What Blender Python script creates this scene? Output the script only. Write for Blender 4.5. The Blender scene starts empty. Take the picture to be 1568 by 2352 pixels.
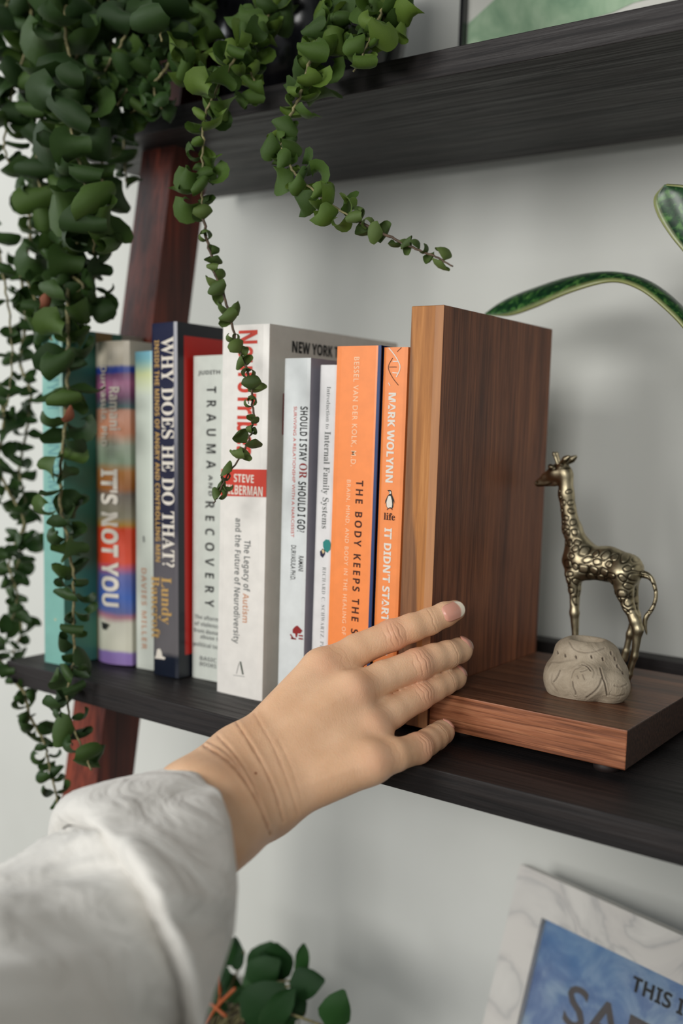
import bpy, bmesh, math, random
import numpy as np
from mathutils import Vector, Matrix

S = bpy.context.scene
COL = S.collection
# ------------------------------------------------------------------ camera
FPX, CX, CY = 2382.0, 784.0, 1176.0
RC = np.array([[0.8113, -0.0757, 0.5797], [0.5836, 0.0483, -0.8106], [0.0333, 0.996, 0.0834]])
u_, _s, v_ = np.linalg.svd(RC); RC = u_ @ v_
CAM = np.array([0.0, 0.0, 0.169])
cam = bpy.data.cameras.new('camera'); camo = bpy.data.objects.new('camera', cam); COL.objects.link(camo)
camo.matrix_world = Matrix([list(RC[i]) + [CAM[i]] for i in range(3)] + [[0, 0, 0, 1]])
cam.sensor_width = 36; cam.sensor_fit = 'AUTO'; cam.lens = FPX / 2352 * 36
cam.clip_start = 0.01; cam.clip_end = 50
cam.dof.use_dof = True; cam.dof.focus_distance = 0.548; cam.dof.aperture_fstop = 4.5
S.camera = camo
# ------------------------------------------------------------------ world + light
w = bpy.data.worlds.new('room_light'); S.world = w; w.use_nodes = True
w.node_tree.nodes['Background'].inputs[0].default_value = (0.86, 0.90, 0.90, 1)
w.node_tree.nodes['Background'].inputs[1].default_value = 0.30
def area(name, loc, target, size, energy, col):
    l = bpy.data.lights.new(name, 'AREA'); l.shape = 'RECTANGLE'; l.size = size[0]; l.size_y = size[1]
    l.energy = energy; l.color = col
    o = bpy.data.objects.new(name, l); COL.objects.link(o); o.location = loc
    o.rotation_euler = (Vector(target) - Vector(loc)).to_track_quat('-Z', 'Y').to_euler()
    return o
area('window_light', (-0.92, -1.4, 0.50), (-0.32, 0.6, 0.1), (0.7, 0.7), 19, (1.0, 0.985, 0.95))
area('right_window_light', (0.30, -1.40, 0.70), (-0.3, 0.6, 0.1), (0.5, 0.6), 15, (1.0, 0.985, 0.955))
area('side_window_light', (-1.9, 0.0, 0.5), (-0.6, 0.7, 0.0), (0.8, 1.0), 6.5, (0.95, 0.98, 1.0))
S.view_settings.view_transform = 'Standard'; S.view_settings.look = 'None'
S.view_settings.gamma = 1; S.view_settings.use_curve_mapping = False
S.view_settings.exposure = 0.0

# ------------------------------------------------------------------ helpers
def at(px, py, x=None, y=None, z=None):
    """world point on a plane x=, y= or z= seen along one direction of the survey photo"""
    d = RC @ np.array([px - CX, -(py - CY), -FPX])
    if x is not None: t = (x - CAM[0]) / d[0]
    elif y is not None: t = (y - CAM[1]) / d[1]
    else: t = (z - CAM[2]) / d[2]
    return CAM + t * d
def V(a): return Vector((float(a[0]), float(a[1]), float(a[2])))
def tag(o, label=None, cat=None, group=None, kind=None):
    if label: o['label'] = label
    if cat: o['category'] = cat
    if group: o['group'] = group
    if kind: o['kind'] = kind
    return o
def thing(name, label, cat, loc=(0, 0, 0), group=None):
    o = bpy.data.objects.new(name, None); COL.objects.link(o); o.location = loc; o.empty_display_size = .01
    return tag(o, label, cat, group)
def link(name, me, mat=None, parent=None):
    o = bpy.data.objects.new(name, me); COL.objects.link(o)
    if mat is not None and len(me.materials) == 0: me.materials.append(mat)
    if parent is not None:
        o.parent = parent
        loc = parent.location.copy(); p = parent.parent
        while p: loc += p.location; p = p.parent
        o.location = -loc
    return o
def smooth(me, on=True):
    me.polygons.foreach_set('use_smooth', [on] * len(me.polygons)); return me
def mesh(name, vs, fs, sm=False):
    me = bpy.data.meshes.new(name); me.from_pydata([tuple(map(float, v)) for v in vs], [], fs); me.update()
    if sm: smooth(me)
    return me
def box_me(x0, x1, y0, y1, z0, z1, bev=0.0, seg=2, jit=0):
    bm = bmesh.new(); bmesh.ops.create_cube(bm, size=1)
    for v in bm.verts:
        v.co = Vector(((x0 + x1) / 2 + v.co.x * (x1 - x0), (y0 + y1) / 2 + v.co.y * (y1 - y0), (z0 + z1) / 2 + v.co.z * (z1 - z0)))
    if bev: bmesh.ops.bevel(bm, geom=bm.edges[:], offset=bev, segments=seg, affect='EDGES', profile=.5)
    me = bpy.data.meshes.new('box'); bm.to_mesh(me); bm.free(); return me
def tube_me(pts, radii, n=8, cap=True):
    pts = [Vector(p) for p in pts]; vs = []; fs = []; prev = None
    for i, p in enumerate(pts):
        t = (pts[min(i + 1, len(pts) - 1)] - pts[max(i - 1, 0)]).normalized()
        if prev is None: a = t.orthogonal().normalized()
        else: a = (prev - t * prev.dot(t)).normalized()
        prev = a; b = t.cross(a); r = radii[i] if hasattr(radii, '__len__') else radii
        for k in range(n):
            g = 2 * math.pi * k / n; vs.append(p + (a * math.cos(g) + b * math.sin(g)) * r)
    for i in range(len(pts) - 1):
        for k in range(n):
            k2 = (k + 1) % n; fs.append((i * n + k, i * n + k2, (i + 1) * n + k2, (i + 1) * n + k))
    if cap: fs.append(tuple(range(n - 1, -1, -1))); fs.append(tuple((len(pts) - 1) * n + k for k in range(n)))
    return mesh('tube', vs, fs, True)
def lathe_me(prof, n=40, c=(0, 0, 0)):
    vs = []; fs = []
    for r, z in prof:
        for k in range(n):
            g = 2 * math.pi * k / n; vs.append((c[0] + r * math.cos(g), c[1] + r * math.sin(g), c[2] + z))
    for i in range(len(prof) - 1):
        for k in range(n):
            k2 = (k + 1) % n; fs.append((i * n + k, i * n + k2, (i + 1) * n + k2, (i + 1) * n + k))
    fs.append(tuple(range(n - 1, -1, -1))); fs.append(tuple((len(prof) - 1) * n + k for k in range(n)))
    return mesh('lathe', vs, fs, True)
def spline(P, m):
    """Catmull-Rom through points, m samples per span"""
    P = [np.array(p, float) for p in P]; P = [2 * P[0] - P[1]] + P + [2 * P[-1] - P[-2]]; out = []
    for i in range(1, len(P) - 2):
        for k in range(m):
            t = k / m; a, b, c, d = P[i - 1:i + 3]
            out.append(.5 * ((2 * b) + (-a + c) * t + (2 * a - 5 * b + 4 * c - d) * t * t + (-a + 3 * b - 3 * c + d) * t ** 3))
    out.append(P[-2]); return out

# ------------------------------------------------------------------ materials
def lin(c):
    return tuple(((v / 255) / 12.92 if v / 255 <= .04045 else ((v / 255 + .055) / 1.055) ** 2.4) for v in c) + (1,)
class NT:
    def __init__(s, name):
        s.m = bpy.data.materials.new(name); s.m.use_nodes = True; s.t = s.m.node_tree; s.b = s.t.nodes['Principled BSDF']
    def n(s, ty, **kw):
        nd = s.t.nodes.new(ty)
        for k, v in kw.items():
            if k.startswith('i_'):
                key = k[2:]; key = int(key) if key.isdigit() else key.replace('_', ' ')
                nd.inputs[key].default_value = v
            else: setattr(nd, k, v)
        return nd
    def l(s, a, b): s.t.links.new(a, b)
    def ramp(s, fac, stops, interp='LINEAR'):
        r = s.n('ShaderNodeValToRGB'); r.color_ramp.interpolation = interp; e = r.color_ramp.elements
        while len(e) > 1: e.remove(e[0])
        for i, (p, c) in enumerate(stops):
            if i == 0: e[0].position = p; e[0].color = c
            else: x = e.new(p); x.color = c
        s.l(fac, r.inputs[0]); return r.outputs[0]
    def mixc(s, f, a, b, mode='MIX'):
        m = s.n('ShaderNodeMix', data_type='RGBA', blend_type=mode)
        for v, k in ((f, 0), (a, 6), (b, 7)):
            if hasattr(v, 'is_linked') or hasattr(v, 'links'): s.l(v, m.inputs[k])
            else: m.inputs[k].default_value = v
        return m.outputs[2]
    def pos(s, scale=(1, 1, 1), rot=(0, 0, 0), obj=False):
        tc = s.n('ShaderNodeTexCoord'); mp = s.n('ShaderNodeMapping'); mp.inputs['Scale'].default_value = scale; mp.inputs['Rotation'].default_value = rot
        s.l(tc.outputs['Object'], mp.inputs[0]); return mp.outputs[0]
    def noise(s, vec, sc, det=4, rough=.55, dist=0):
        nn = s.n('ShaderNodeTexNoise'); nn.inputs['Scale'].default_value = sc; nn.inputs['Detail'].default_value = det
        nn.inputs['Roughness'].default_value = rough; nn.inputs['Distortion'].default_value = dist; s.l(vec, nn.inputs['Vector']); return nn.outputs['Fac']
    def bump(s, h, st, dist=.001, prev=None):
        b = s.n('ShaderNodeBump'); b.inputs['Strength'].default_value = st; b.inputs['Distance'].default_value = dist; s.l(h, b.inputs['Height'])
        if prev is not None: s.l(prev, b.inputs['Normal'])
        s.l(b.outputs[0], s.b.inputs['Normal']); return b.outputs[0]
    def set(s, **kw):
        for k, v in kw.items():
            k = k.replace('_', ' ')
            if hasattr(v, 'links'): s.l(v, s.b.inputs[k])
            else: s.b.inputs[k].default_value = v
        return s
def plain(name, c, rough=.5, spec=.5, noise=0.0, nscale=300, **kw):
    t = NT(name); t.set(Base_Color=lin(c), Roughness=rough, Specular_IOR_Level=spec, **kw)
    if noise:
        v = t.pos(); f = t.noise(v, nscale, 3); a = lin([x * (1 - noise) for x in c]); b = lin([min(255, x * (1 + noise)) for x in c])
        t.set(Base_Color=t.ramp(f, [(.3, a), (.7, b)]))
    return t.m
def wood(name, cols, scale, grain_axis, rough=.45, fine=1.0, bumpd=.0002, spec=.4, band=6):
    """grain runs along grain_axis; cols = dark, mid, light"""
    t = NT(name); sc = [1, 1, 1]; sc[grain_axis] = .06
    v = t.pos(tuple(sc)); big = t.noise(v, scale, 3, .5, 1.2); fin = t.noise(v, scale * band, 6, .65, .4)
    m = t.n('ShaderNodeMath', operation='MULTIPLY_ADD', i_1=.55, i_2=0.0); t.l(big, m.inputs[0])
    m2 = t.n('ShaderNodeMath', operation='MULTIPLY_ADD', i_1=.45); t.l(fin, m2.inputs[0]); t.l(m.outputs[0], m2.inputs[2])
    c = t.ramp(m2.outputs[0], [(.34, lin(cols[0])), (.5, lin(cols[1])), (.64, lin(cols[2]))])
    sc2 = [1, 1, 1]; sc2[grain_axis] = .02
    v2 = t.pos(tuple(sc2)); pore = t.noise(v2, scale * 22 * fine, 2, .5)
    pf = t.ramp(pore, [(.38, (.55, .5, .45, 1)), (.5, (1, 1, 1, 1))])
    c = t.mixc(1.0, c, pf, 'MULTIPLY')
    t.set(Base_Color=c, Roughness=rough, Specular_IOR_Level=spec); t.bump(pore, .5, bumpd); return t.m

M = {}
def mk_wall():
    t = NT('wall_paint'); v = t.pos(); f = t.noise(v, 6, 3); t.set(Base_Color=t.ramp(f, [(.3, lin((212, 213, 207))), (.7, lin((220, 221, 216)))]), Roughness=.8, Specular_IOR_Level=.2)
    t.bump(t.noise(v, 350, 2), .25, .0005); return t.m
M['wall'] = mk_wall()
# dark stained shelf: black oak veneer with pores
def mk_shelf():
    t = NT('dark_oak_veneer'); v = t.pos((.03, 1, 1)); f = t.noise(v, 420, 5, .65, .5); g = t.noise(v, 30, 2, .4, .6)
    a = t.n('ShaderNodeMath', operation='ADD'); t.l(f, a.inputs[0]); t.l(g, a.inputs[1])
    c = t.ramp(a.outputs[0], [(.74, lin((13, 11, 12))), (.95, lin((29, 26, 27))), (1.2, lin((38, 34, 34)))])
    t.set(Base_Color=c, Roughness=t.ramp(f, [(.4, (.62,) * 3 + (1,)), (.6, (.42,) * 3 + (1,))]), Specular_IOR_Level=.32); t.bump(f, .55, .0006); return t.m
M['shelf'] = mk_shelf()
M['leg'] = wood('red_brown_leg', ((40, 20, 16), (100, 44, 32), (150, 66, 44)), 20, 2, .4, spec=.4)
M['walnut_face'] = wood('walnut_face', ((84, 48, 33), (130, 78, 52), (160, 100, 66)), 55, 2, .45, spec=.35)
def mk_edge():
    t = NT('walnut_front_edge'); v = t.pos((1, 1, .05)); f = t.noise(v, 300, 5, .6, .3); v3 = t.pos((1, 1, .12)); g = t.noise(v3, 60, 2, .5, .3)
    c = t.ramp(f, [(.3, lin((146, 92, 46))), (.55, lin((176, 116, 60))), (.7, lin((192, 132, 74)))])
    # heartwood band along the left side widening downwards
    tc = t.n('ShaderNodeTexCoord'); sp = t.n('ShaderNodeSeparateXYZ'); t.l(tc.outputs['Object'], sp.inputs[0])
    # mask = x + k*z + noise
    mz = t.n('ShaderNodeMapRange', i_1=.0, i_2=.20, i_3=-.2900, i_4=-.3032); mz.clamp = False; t.l(sp.outputs['Z'], mz.inputs[0])
    ad = t.n('ShaderNodeMath', operation='SUBTRACT'); t.l(sp.outputs['X'], ad.inputs[0]); t.l(mz.outputs[0], ad.inputs[1])
    nn = t.n('ShaderNodeMath', operation='MULTIPLY_ADD', i_1=.008, i_2=-.004); t.l(g, nn.inputs[0])
    a2 = t.n('ShaderNodeMath', operation='ADD'); t.l(ad.outputs[0], a2.inputs[0]); t.l(nn.outputs[0], a2.inputs[1])
    mr = t.n('ShaderNodeMapRange', i_1=-.0006, i_2=.0006, i_3=1.0, i_4=0.0); t.l(a2.outputs[0], mr.inputs[0])
    dark = t.ramp(f, [(.3, lin((100, 64, 40))), (.7, lin((146, 100, 64)))])
    mr2 = t.n('ShaderNodeMapRange', i_1=-.2895, i_2=-.2890, i_3=0.0, i_4=.55); t.l(sp.outputs['X'], mr2.inputs[0])
    c = t.mixc(mr2.outputs[0], c, lin((176, 130, 98))); c = t.mixc(mr.outputs[0], c, dark)
    t.set(Base_Color=c, Roughness=.5, Specular_IOR_Level=.3); t.bump(f, .4, .0002); return t.m
M['walnut_edge'] = mk_edge()
M['walnut_base'] = wood('walnut_base', ((96, 54, 36), (158, 98, 66), (196, 136, 98)), 45, 0, .42, band=8)
M['walnut_top'] = wood('walnut_base_top', ((62, 38, 28), (102, 66, 46), (134, 90, 64)), 30, 0, .36)
M['walnut_end'] = plain('walnut_end_grain', (58, 40, 32), .55, noise=.35, nscale=500)
M['foot'] = plain('rubber_foot', (36, 26, 24), .6)
def mk_bronze():
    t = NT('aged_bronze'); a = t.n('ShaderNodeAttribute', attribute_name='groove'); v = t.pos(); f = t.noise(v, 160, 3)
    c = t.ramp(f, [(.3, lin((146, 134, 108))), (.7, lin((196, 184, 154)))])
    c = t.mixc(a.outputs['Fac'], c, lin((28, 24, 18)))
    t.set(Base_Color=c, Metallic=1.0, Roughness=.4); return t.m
M['bronze'] = mk_bronze()
def mk_clay():
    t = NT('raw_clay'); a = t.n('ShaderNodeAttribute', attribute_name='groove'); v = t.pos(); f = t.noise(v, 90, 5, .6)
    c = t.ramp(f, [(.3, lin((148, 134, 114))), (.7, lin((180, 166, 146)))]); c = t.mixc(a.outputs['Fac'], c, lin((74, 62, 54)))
    t.set(Base_Color=c, Roughness=.68, Specular_IOR_Level=.3); q = t.bump(t.noise(v, 90, 4, .6, 1.5), .5, .002); t.bump(t.noise(v, 400, 6, .7, .5), .35, .0008, q); return t.m
M['clay'] = mk_clay()
def mk_skin():
    t = NT('skin'); v = t.pos(); f = t.noise(v, 45, 4, .6); g = t.noise(v, 400, 3, .6)
    a = t.n('ShaderNodeAttribute', attribute_name='flush'); gr = t.n('ShaderNodeAttribute', attribute_name='groove')
    c = t.ramp(f, [(.3, lin((222, 176, 138))), (.7, lin((236, 194, 158)))])
    c = t.mixc(a.outputs['Fac'], c, lin((224, 158, 128))); c = t.mixc(gr.outputs['Fac'], c, lin((170, 116, 86)))
    t.set(Base_Color=c, Roughness=.46, Specular_IOR_Level=.38, Subsurface_Weight=.18, Subsurface_Scale=.004)
    t.b.inputs['Subsurface Radius'].default_value = (1.0, .35, .18)
    # skin: fine lines run across the hand
    vv = t.n('ShaderNodeTexCoord'); mp = t.n('ShaderNodeMapping'); mp.inputs['Rotation'].default_value = (0, .55, .3); mp.inputs['Scale'].default_value = (1, 1, .28)
    t.l(vv.outputs['Object'], mp.inputs[0]); ln = t.noise(mp.outputs[0], 1100, 3, .6, .3)
    vo = t.n('ShaderNodeTexVoronoi'); vo.inputs['Scale'].default_value = 1400; t.l(v, vo.inputs['Vector'])
    p = t.bump(ln, .35, .0004); t.bump(vo.outputs['Distance'], .18, .0003, p); return t.m
M['skin'] = mk_skin()
def mk_nail():
    t = NT('fingernail'); a = t.n('ShaderNodeAttribute', attribute_name='tip')
    c = t.mixc(a.outputs['Fac'], lin((222, 160, 140)), lin((232, 220, 200)))
    t.set(Base_Color=c, Roughness=.28, Specular_IOR_Level=.5, Subsurface_Weight=.1, Subsurface_Scale=.002); return t.m
M['nail'] = mk_nail()
def mk_cloth():
    t = NT('white_cotton'); v = t.pos(); f = t.noise(v, 900, 2); t.set(Base_Color=lin((216, 213, 207)), Roughness=.85, Specular_IOR_Level=.15, Sheen_Weight=.2)
    t.b.inputs['Transmission Weight'].default_value = 0; q = t.bump(t.noise(v, 28, 4, .55, 1.2), .55, .012); t.bump(f, .25, .0004, q); return t.m
M['cloth'] = mk_cloth()
def mk_leaf(name, c1, c2, c3, tr=.25, sheen=.25):
    t = NT(name); v = t.pos(); oi = t.n('ShaderNodeObjectInfo'); f = t.noise(v, 90, 3)
    m = t.n('ShaderNodeMath', operation='MULTIPLY_ADD', i_1=.5, i_2=0.0); t.l(f, m.inputs[0])
    m2 = t.n('ShaderNodeMath', operation='MULTIPLY_ADD', i_1=.5); t.l(oi.outputs['Random'], m2.inputs[0]); t.l(m.outputs[0], m2.inputs[2])
    c = t.ramp(m2.outputs[0], [(.15, lin(c1)), (.5, lin(c2)), (.85, lin(c3))])
    t.set(Base_Color=c, Roughness=.5, Specular_IOR_Level=.35, Sheen_Weight=sheen + .03)
    t.b.inputs['Sheen Roughness'].default_value = .3; t.b.inputs['Sheen Tint'].default_value = (.75, .9, .55, 1)
    ge = t.n('ShaderNodeBsdfTranslucent'); t.l(c, ge.inputs['Color']); mx = t.n('ShaderNodeMixShader', i_0=tr)
    t.l(t.b.outputs[0], mx.inputs[1]); t.l(ge.outputs[0], mx.inputs[2]); t.l(mx.outputs[0], t.t.nodes['Material Output'].inputs[0])
    t.bump(t.noise(v, 500, 3), .3, .0006); return t.m
M['leaf_dark'] = mk_leaf('leaf_dark', (30, 50, 26), (50, 76, 34), (82, 108, 44), .25, .08)
M['leaf_mid'] = mk_leaf('leaf_mid', (46, 70, 32), (76, 104, 38), (108, 132, 52), .3, .08)
M['leaf_small'] = mk_leaf('leaf_small', (58, 76, 38), (80, 102, 48), (104, 122, 62), .25, .08)
M['leaf_broad'] = mk_leaf('leaf_broad', (22, 52, 26), (34, 72, 32), (48, 92, 38))
M['leaf_dead'] = plain('leaf_dead', (128, 74, 52), .7, noise=.25)
M['stem'] = plain('vine_stem', (110, 104, 70), .7, noise=.3)
M['stem_dark'] = plain('vine_stem_dark', (74, 58, 44), .7, noise=.3)
M['pot_black'] = plain('black_glazed_pot', (20, 20, 24), .15, .5)
M['soil'] = plain('soil', (46, 34, 26), .95, noise=.5, nscale=500)
M['pot_pale'] = plain('pale_ceramic_pot', (186, 184, 176), .4)

# ------------------------------------------------------------------ structure
def struct(name, me, mat): return tag(link(name, me, mat), kind='structure')
WY = .72
struct('wall_back', box_me(-3, 2.4, WY, WY + .1, -1.2, 1.6), M['wall'])
struct('floor', box_me(-3, 2.4, -2.5, WY, -1.25, -1.2), plain('floor_boards', (150, 140, 128), .6, noise=.1, nscale=8))

# ladder bookshelf
sh = thing('ladder_bookshelf', 'dark stained wooden ladder bookshelf with slanting red-brown legs against the white wall', 'bookshelf', (-.2, .6, -.42))
XL, XR = -.593, .35
for (z1, y0, y1) in ((0.0, .439, .694), (.3806, .516, .694), (-.42, .36, .70)):
    xl = -.648 if z1 > .3 else XL
    b = link('shelf_board', box_me(xl, XR, y0, y1, z1 - .015, z1, .0006), M['shelf'], sh)
    link('back_rail', box_me(xl, XR, y1 - .018, y1, z1 - .001, z1 + .021, .0006), M['shelf'], sh)
def leg(x0, x1):
    # slanted board: front edge line from (.5536,.3414) to (.4932,-.0874), 38 mm deep
    dy = (.5437 - .4896) / (.3384 + .0399); vs = []
    for z in (-1.19, .62):
        yf = .4896 + (z + .0399) * dy
        for (x, y) in ((x0, yf), (x1, yf), (x1, yf + .036), (x0, yf + .036)): vs.append((x, y, z))
    return mesh('leg', vs, [(3, 2, 1, 0), (4, 5, 6, 7), (0, 1, 5, 4), (1, 2, 6, 5), (2, 3, 7, 6), (3, 0, 4, 7)])
link('leg', leg(-.583, -.55), M['leg'], sh); link('leg', leg(.31, .343), M['leg'], sh)

# walnut bookend
be = thing('walnut_bookend', 'L-shaped walnut bookend with upright board held by the hand', 'bookend', (-.27, .55, 0))
def up_box():
    me = box_me(-.3045, -.284, .4848, .6225, .0035, .2347, .0005, 2)
    me.materials.append(M['walnut_face']); me.materials.append(M['walnut_edge'])
    for p in me.polygons: p.material_index = 1 if p.normal.y < -.7 else 0
    return me
link('upright', up_box(), None, be)
def ba_box():
    me = box_me(-.2838, -.172, .4862, .6225, .0052, .0253, .0006, 2)
    for k in ('walnut_base', 'walnut_top', 'walnut_end'): me.materials.append(M[k])
    for p in me.polygons:
        n = p.normal; p.material_index = 1 if n.z > .7 else (2 if abs(n.x) > .7 else 0)
    return me
link('base', ba_box(), None, be)
for (x, y) in ((-.186, .498), (-.186, .61), (-.27, .61), (-.27, .50)):
    link('foot', lathe_me([(.0062, 0), (.0068, .002), (.0064, .0052)], 16, (x, y, 0)), M['foot'], be)

# ------------------------------------------------------------------ lettering
_cap = {}
def text_mesh(body, fat=0.0):
    c = bpy.data.curves.new('t', 'FONT'); c.body = body; c.size = 1; c.resolution_u = 3; c.offset = fat
    o = bpy.data.objects.new('t', c); COL.objects.link(o); bpy.context.view_layer.update()
    me = bpy.data.meshes.new_from_object(o.evaluated_get(bpy.context.evaluated_depsgraph_get()))
    bpy.data.objects.remove(o); bpy.data.curves.remove(c)
    co = np.empty(len(me.vertices) * 3); me.vertices.foreach_get('co', co); return me, co.reshape(-1, 3)
def serif(s, bold=True):
    out = ''
    for ch in s:
        if 'A' <= ch <= 'Z': out += chr((0x1D400 if bold else 0x1D5A0 - 0x1D5A0 + 0x1D400) + ord(ch) - 65)
        elif 'a' <= ch <= 'z': out += chr(0x1D41A + ord(ch) - 97)
        else: out += ch
    return out
def sbold(s):
    out = ''
    for ch in s:
        if 'A' <= ch <= 'Z': out += chr(0x1D5D4 + ord(ch) - 65)
        elif 'a' <= ch <= 'z': out += chr(0x1D5EE + ord(ch) - 97)
        else: out += ch
    return out
def put_text(parent, body, mat, origin, ux, uy, length, cap, fat=0.0, name='lettering', capref=.70, spacing=None):
    """text with baseline start at origin, running along ux for length metres, cap height cap along uy"""
    if spacing: body = spacing.join(body)
    me, co = text_mesh(body, fat)
    x0, x1 = co[:, 0].min(), co[:, 0].max(); sx = length / (x1 - x0); sy = cap / capref
    ux, uy = np.array(ux, float), np.array(uy, float); n = np.cross(ux, uy)
    P = np.array(origin)[None] + (co[:, :1] - x0) * sx * ux + co[:, 1:2] * sy * uy + n * .00015
    me.vertices.foreach_set('co', P.ravel()); me.update(); me.materials.clear()
    return link(name, me, mat, parent)
def on_book(parent, px, py, y):
    """point on the face of a book, in the frame of the book standing upright"""
    p = at(px, py, y=y); p[0] += p[2] * parent.get('lean_tan', 0.0); return p
def lean(r, t):
    r['lean_tan'] = t; return r
def spine_text(parent, body, mat, y, px0, py0, px1, py1, **kw):
    """reads top to bottom; px0 baseline side, px1 cap side"""
    a = on_book(parent, px0, py0, y); b = on_book(parent, px1, py0, y); e = on_book(parent, px0 - (py1 - py0) * .02, py1, y)
    return put_text(parent, body, mat, (a[0], y, a[2]), (0, 0, -1), (1, 0, 0), a[2] - e[2], b[0] - a[0], **kw)
def flat_text(parent, body, mat, y, px0, px1, py_base, py_cap, **kw):
    a = on_book(parent, px0, py_base, y); b = on_book(parent, px1, py_base, y); c = on_book(parent, px0, py_cap, y)
    return put_text(parent, body, mat, (a[0], y, a[2]), (1, 0, 0), (0, 0, 1), b[0] - a[0], c[2] - a[2], **kw)
def poly_on(parent, pts, mat, y, name='printed_mark', off=.00018):
    P = [on_book(parent, px, py, y) for px, py in pts]
    return link(name, mesh('mark', [(p[0], y - off, p[2]) for p in P], [tuple(range(len(P)))]), mat, parent)
def stroke_on(parent, pts, mat, y, wpx, name='printed_mark', off=.0002):
    P = spline([on_book(parent, px, py, y) for px, py in pts], 5); ww = wpx * .565 / 2382 / 2; vs = []; fs = []
    for i, p in enumerate(P):
        t = P[min(i + 1, len(P) - 1)] - P[max(i - 1, 0)]; n = np.array([t[2], 0, -t[0]]); n /= np.linalg.norm(n) + 1e-12
        vs += [(p[0] + n[0] * ww, y - off, p[2] + n[2] * ww), (p[0] - n[0] * ww, y - off, p[2] - n[2] * ww)]
        if i: fs.append((2 * i - 2, 2 * i - 1, 2 * i + 1, 2 * i))
    return link(name, mesh('stroke', vs, fs), mat, parent)

INK = {k: plain('ink_' + k, c, .5, .3) for k, c in dict(white=(224, 216, 204), cream=(206, 198, 184), brown=(66, 24, 10), black=(28, 28, 28), grey=(112, 114, 112), red=(196, 58, 40),
       gold=(190, 152, 88), orange=(200, 150, 120), dkred=(140, 34, 32), green=(60, 72, 60), teal=(40, 128, 122), navy=(30, 30, 60), tealdark=(98, 148, 148), lgold=(212, 186, 140), peach=(246, 206, 170)).items()}
M['pages'] = plain('book_pages', (214, 208, 194), .85, noise=.05, nscale=900)
def band_mat(name, stops, zt, rough=.38):
    t = NT(name); tc = t.n('ShaderNodeTexCoord'); sp = t.n('ShaderNodeSeparateXYZ'); t.l(tc.outputs['Object'], sp.inputs[0])
    nz = t.noise(t.pos(), 60, 3); ad = t.n('ShaderNodeMath', operation='MULTIPLY_ADD', i_1=.004, i_2=-.002); t.l(nz, ad.inputs[0])
    a2 = t.n('ShaderNodeMath', operation='ADD'); t.l(ad.outputs[0], a2.inputs[0]); t.l(sp.outputs['Z'], a2.inputs[1])
    mr = t.n('ShaderNodeMapRange', i_1=0.0, i_2=zt); t.l(a2.outputs[0], mr.inputs[0])
    t.set(Base_Color=t.ramp(mr.outputs[0], stops), Roughness=rough); return t.m
def book(label, x0, x1, y, zt, mat, name='paperback_book', depth=.135, hard=False, rnd=0.0, side=None, group=None):
    r = thing(name, label, 'book', (x0, y + depth / 2, 0), 'books in the row on the middle shelf')
    x0 += .00015; x1 -= .00015
    t = .0024 if hard else .00045; z0 = 0.0
    # cover: U-section swept in z
    outer = [(x0, y + depth), (x0, y + .0012)]
    k = 9
    for i in range(k + 1):
        s = i / k; bulge = rnd * math.sin(math.pi * s); outer.append((x0 + (x1 - x0) * s, y - bulge * 1.0 + (.0006 if i in (0, k) else 0)))
    outer += [(x1, y + .0012), (x1, y + depth)]
    inner = [(x1 - t, y + depth), (x1 - t, y + t + .001), (x0 + t, y + t + .001), (x0 + t, y + depth)]
    ring = outer + inner; n = len(ring)
    vs = [(a, b, z0) for a, b in ring] + [(a, b, zt) for a, b in ring]
    fs = [(i, (i + 1) % n, n + (i + 1) % n, n + i) for i in range(n)]
    me = mesh('cover', vs, fs)
    bm = bmesh.new(); bm.from_mesh(me); bm.verts.ensure_lookup_table()
    for base in (0, n):
        f = bm.faces.new([bm.verts[base + i] for i in range(n)])
    bmesh.ops.triangulate(bm, faces=[f for f in bm.faces if len(f.verts) > 4]); bmesh.ops.recalc_face_normals(bm, faces=bm.faces); bm.to_mesh(me); bm.free()
    me.materials.append(mat)
    if side:
        me.materials.append(side)
        for p in me.polygons:
            if p.normal.x > .9 and p.center.x > x1 - t * .4: p.material_index = 1
    c = link('cover', me, None, r)
    ins = .003 if hard else .0
    link('page_block', box_me(x0 + t, x1 - t, y + t + .001, y + depth - ins - .0005, z0 + (ins or .0003), zt - (ins or .0003)), M['pages'], r)
    return r
def mcol(n, c, rough=.38, noise=.02): return plain(n, c, rough, .5, noise, 120)
ORA = mcol('orange_cover', (244, 140, 72)); ORB = mcol('orange_cover_paler', (240, 140, 74))
# j: thin orange paperback next to bookend
YB = .4848
j = book('thin orange paperback with white lettering, pressed against the walnut bookend', -.3217, -.3058, YB, .2128, ORB)
spine_text(j, sbold('MARK WOLYNN'), INK['white'], YB, 893, 902, 909, 1108, fat=.012)
spine_text(j, sbold("IT DIDN'T START WITH YOU"), INK['white'], YB, 883.5, 1212, 899.5, 1568, fat=.012)
flat_text(j, serif('life'), INK['brown'], YB, 881, 907, 1193, 1177, fat=.01, capref=.7)
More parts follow.
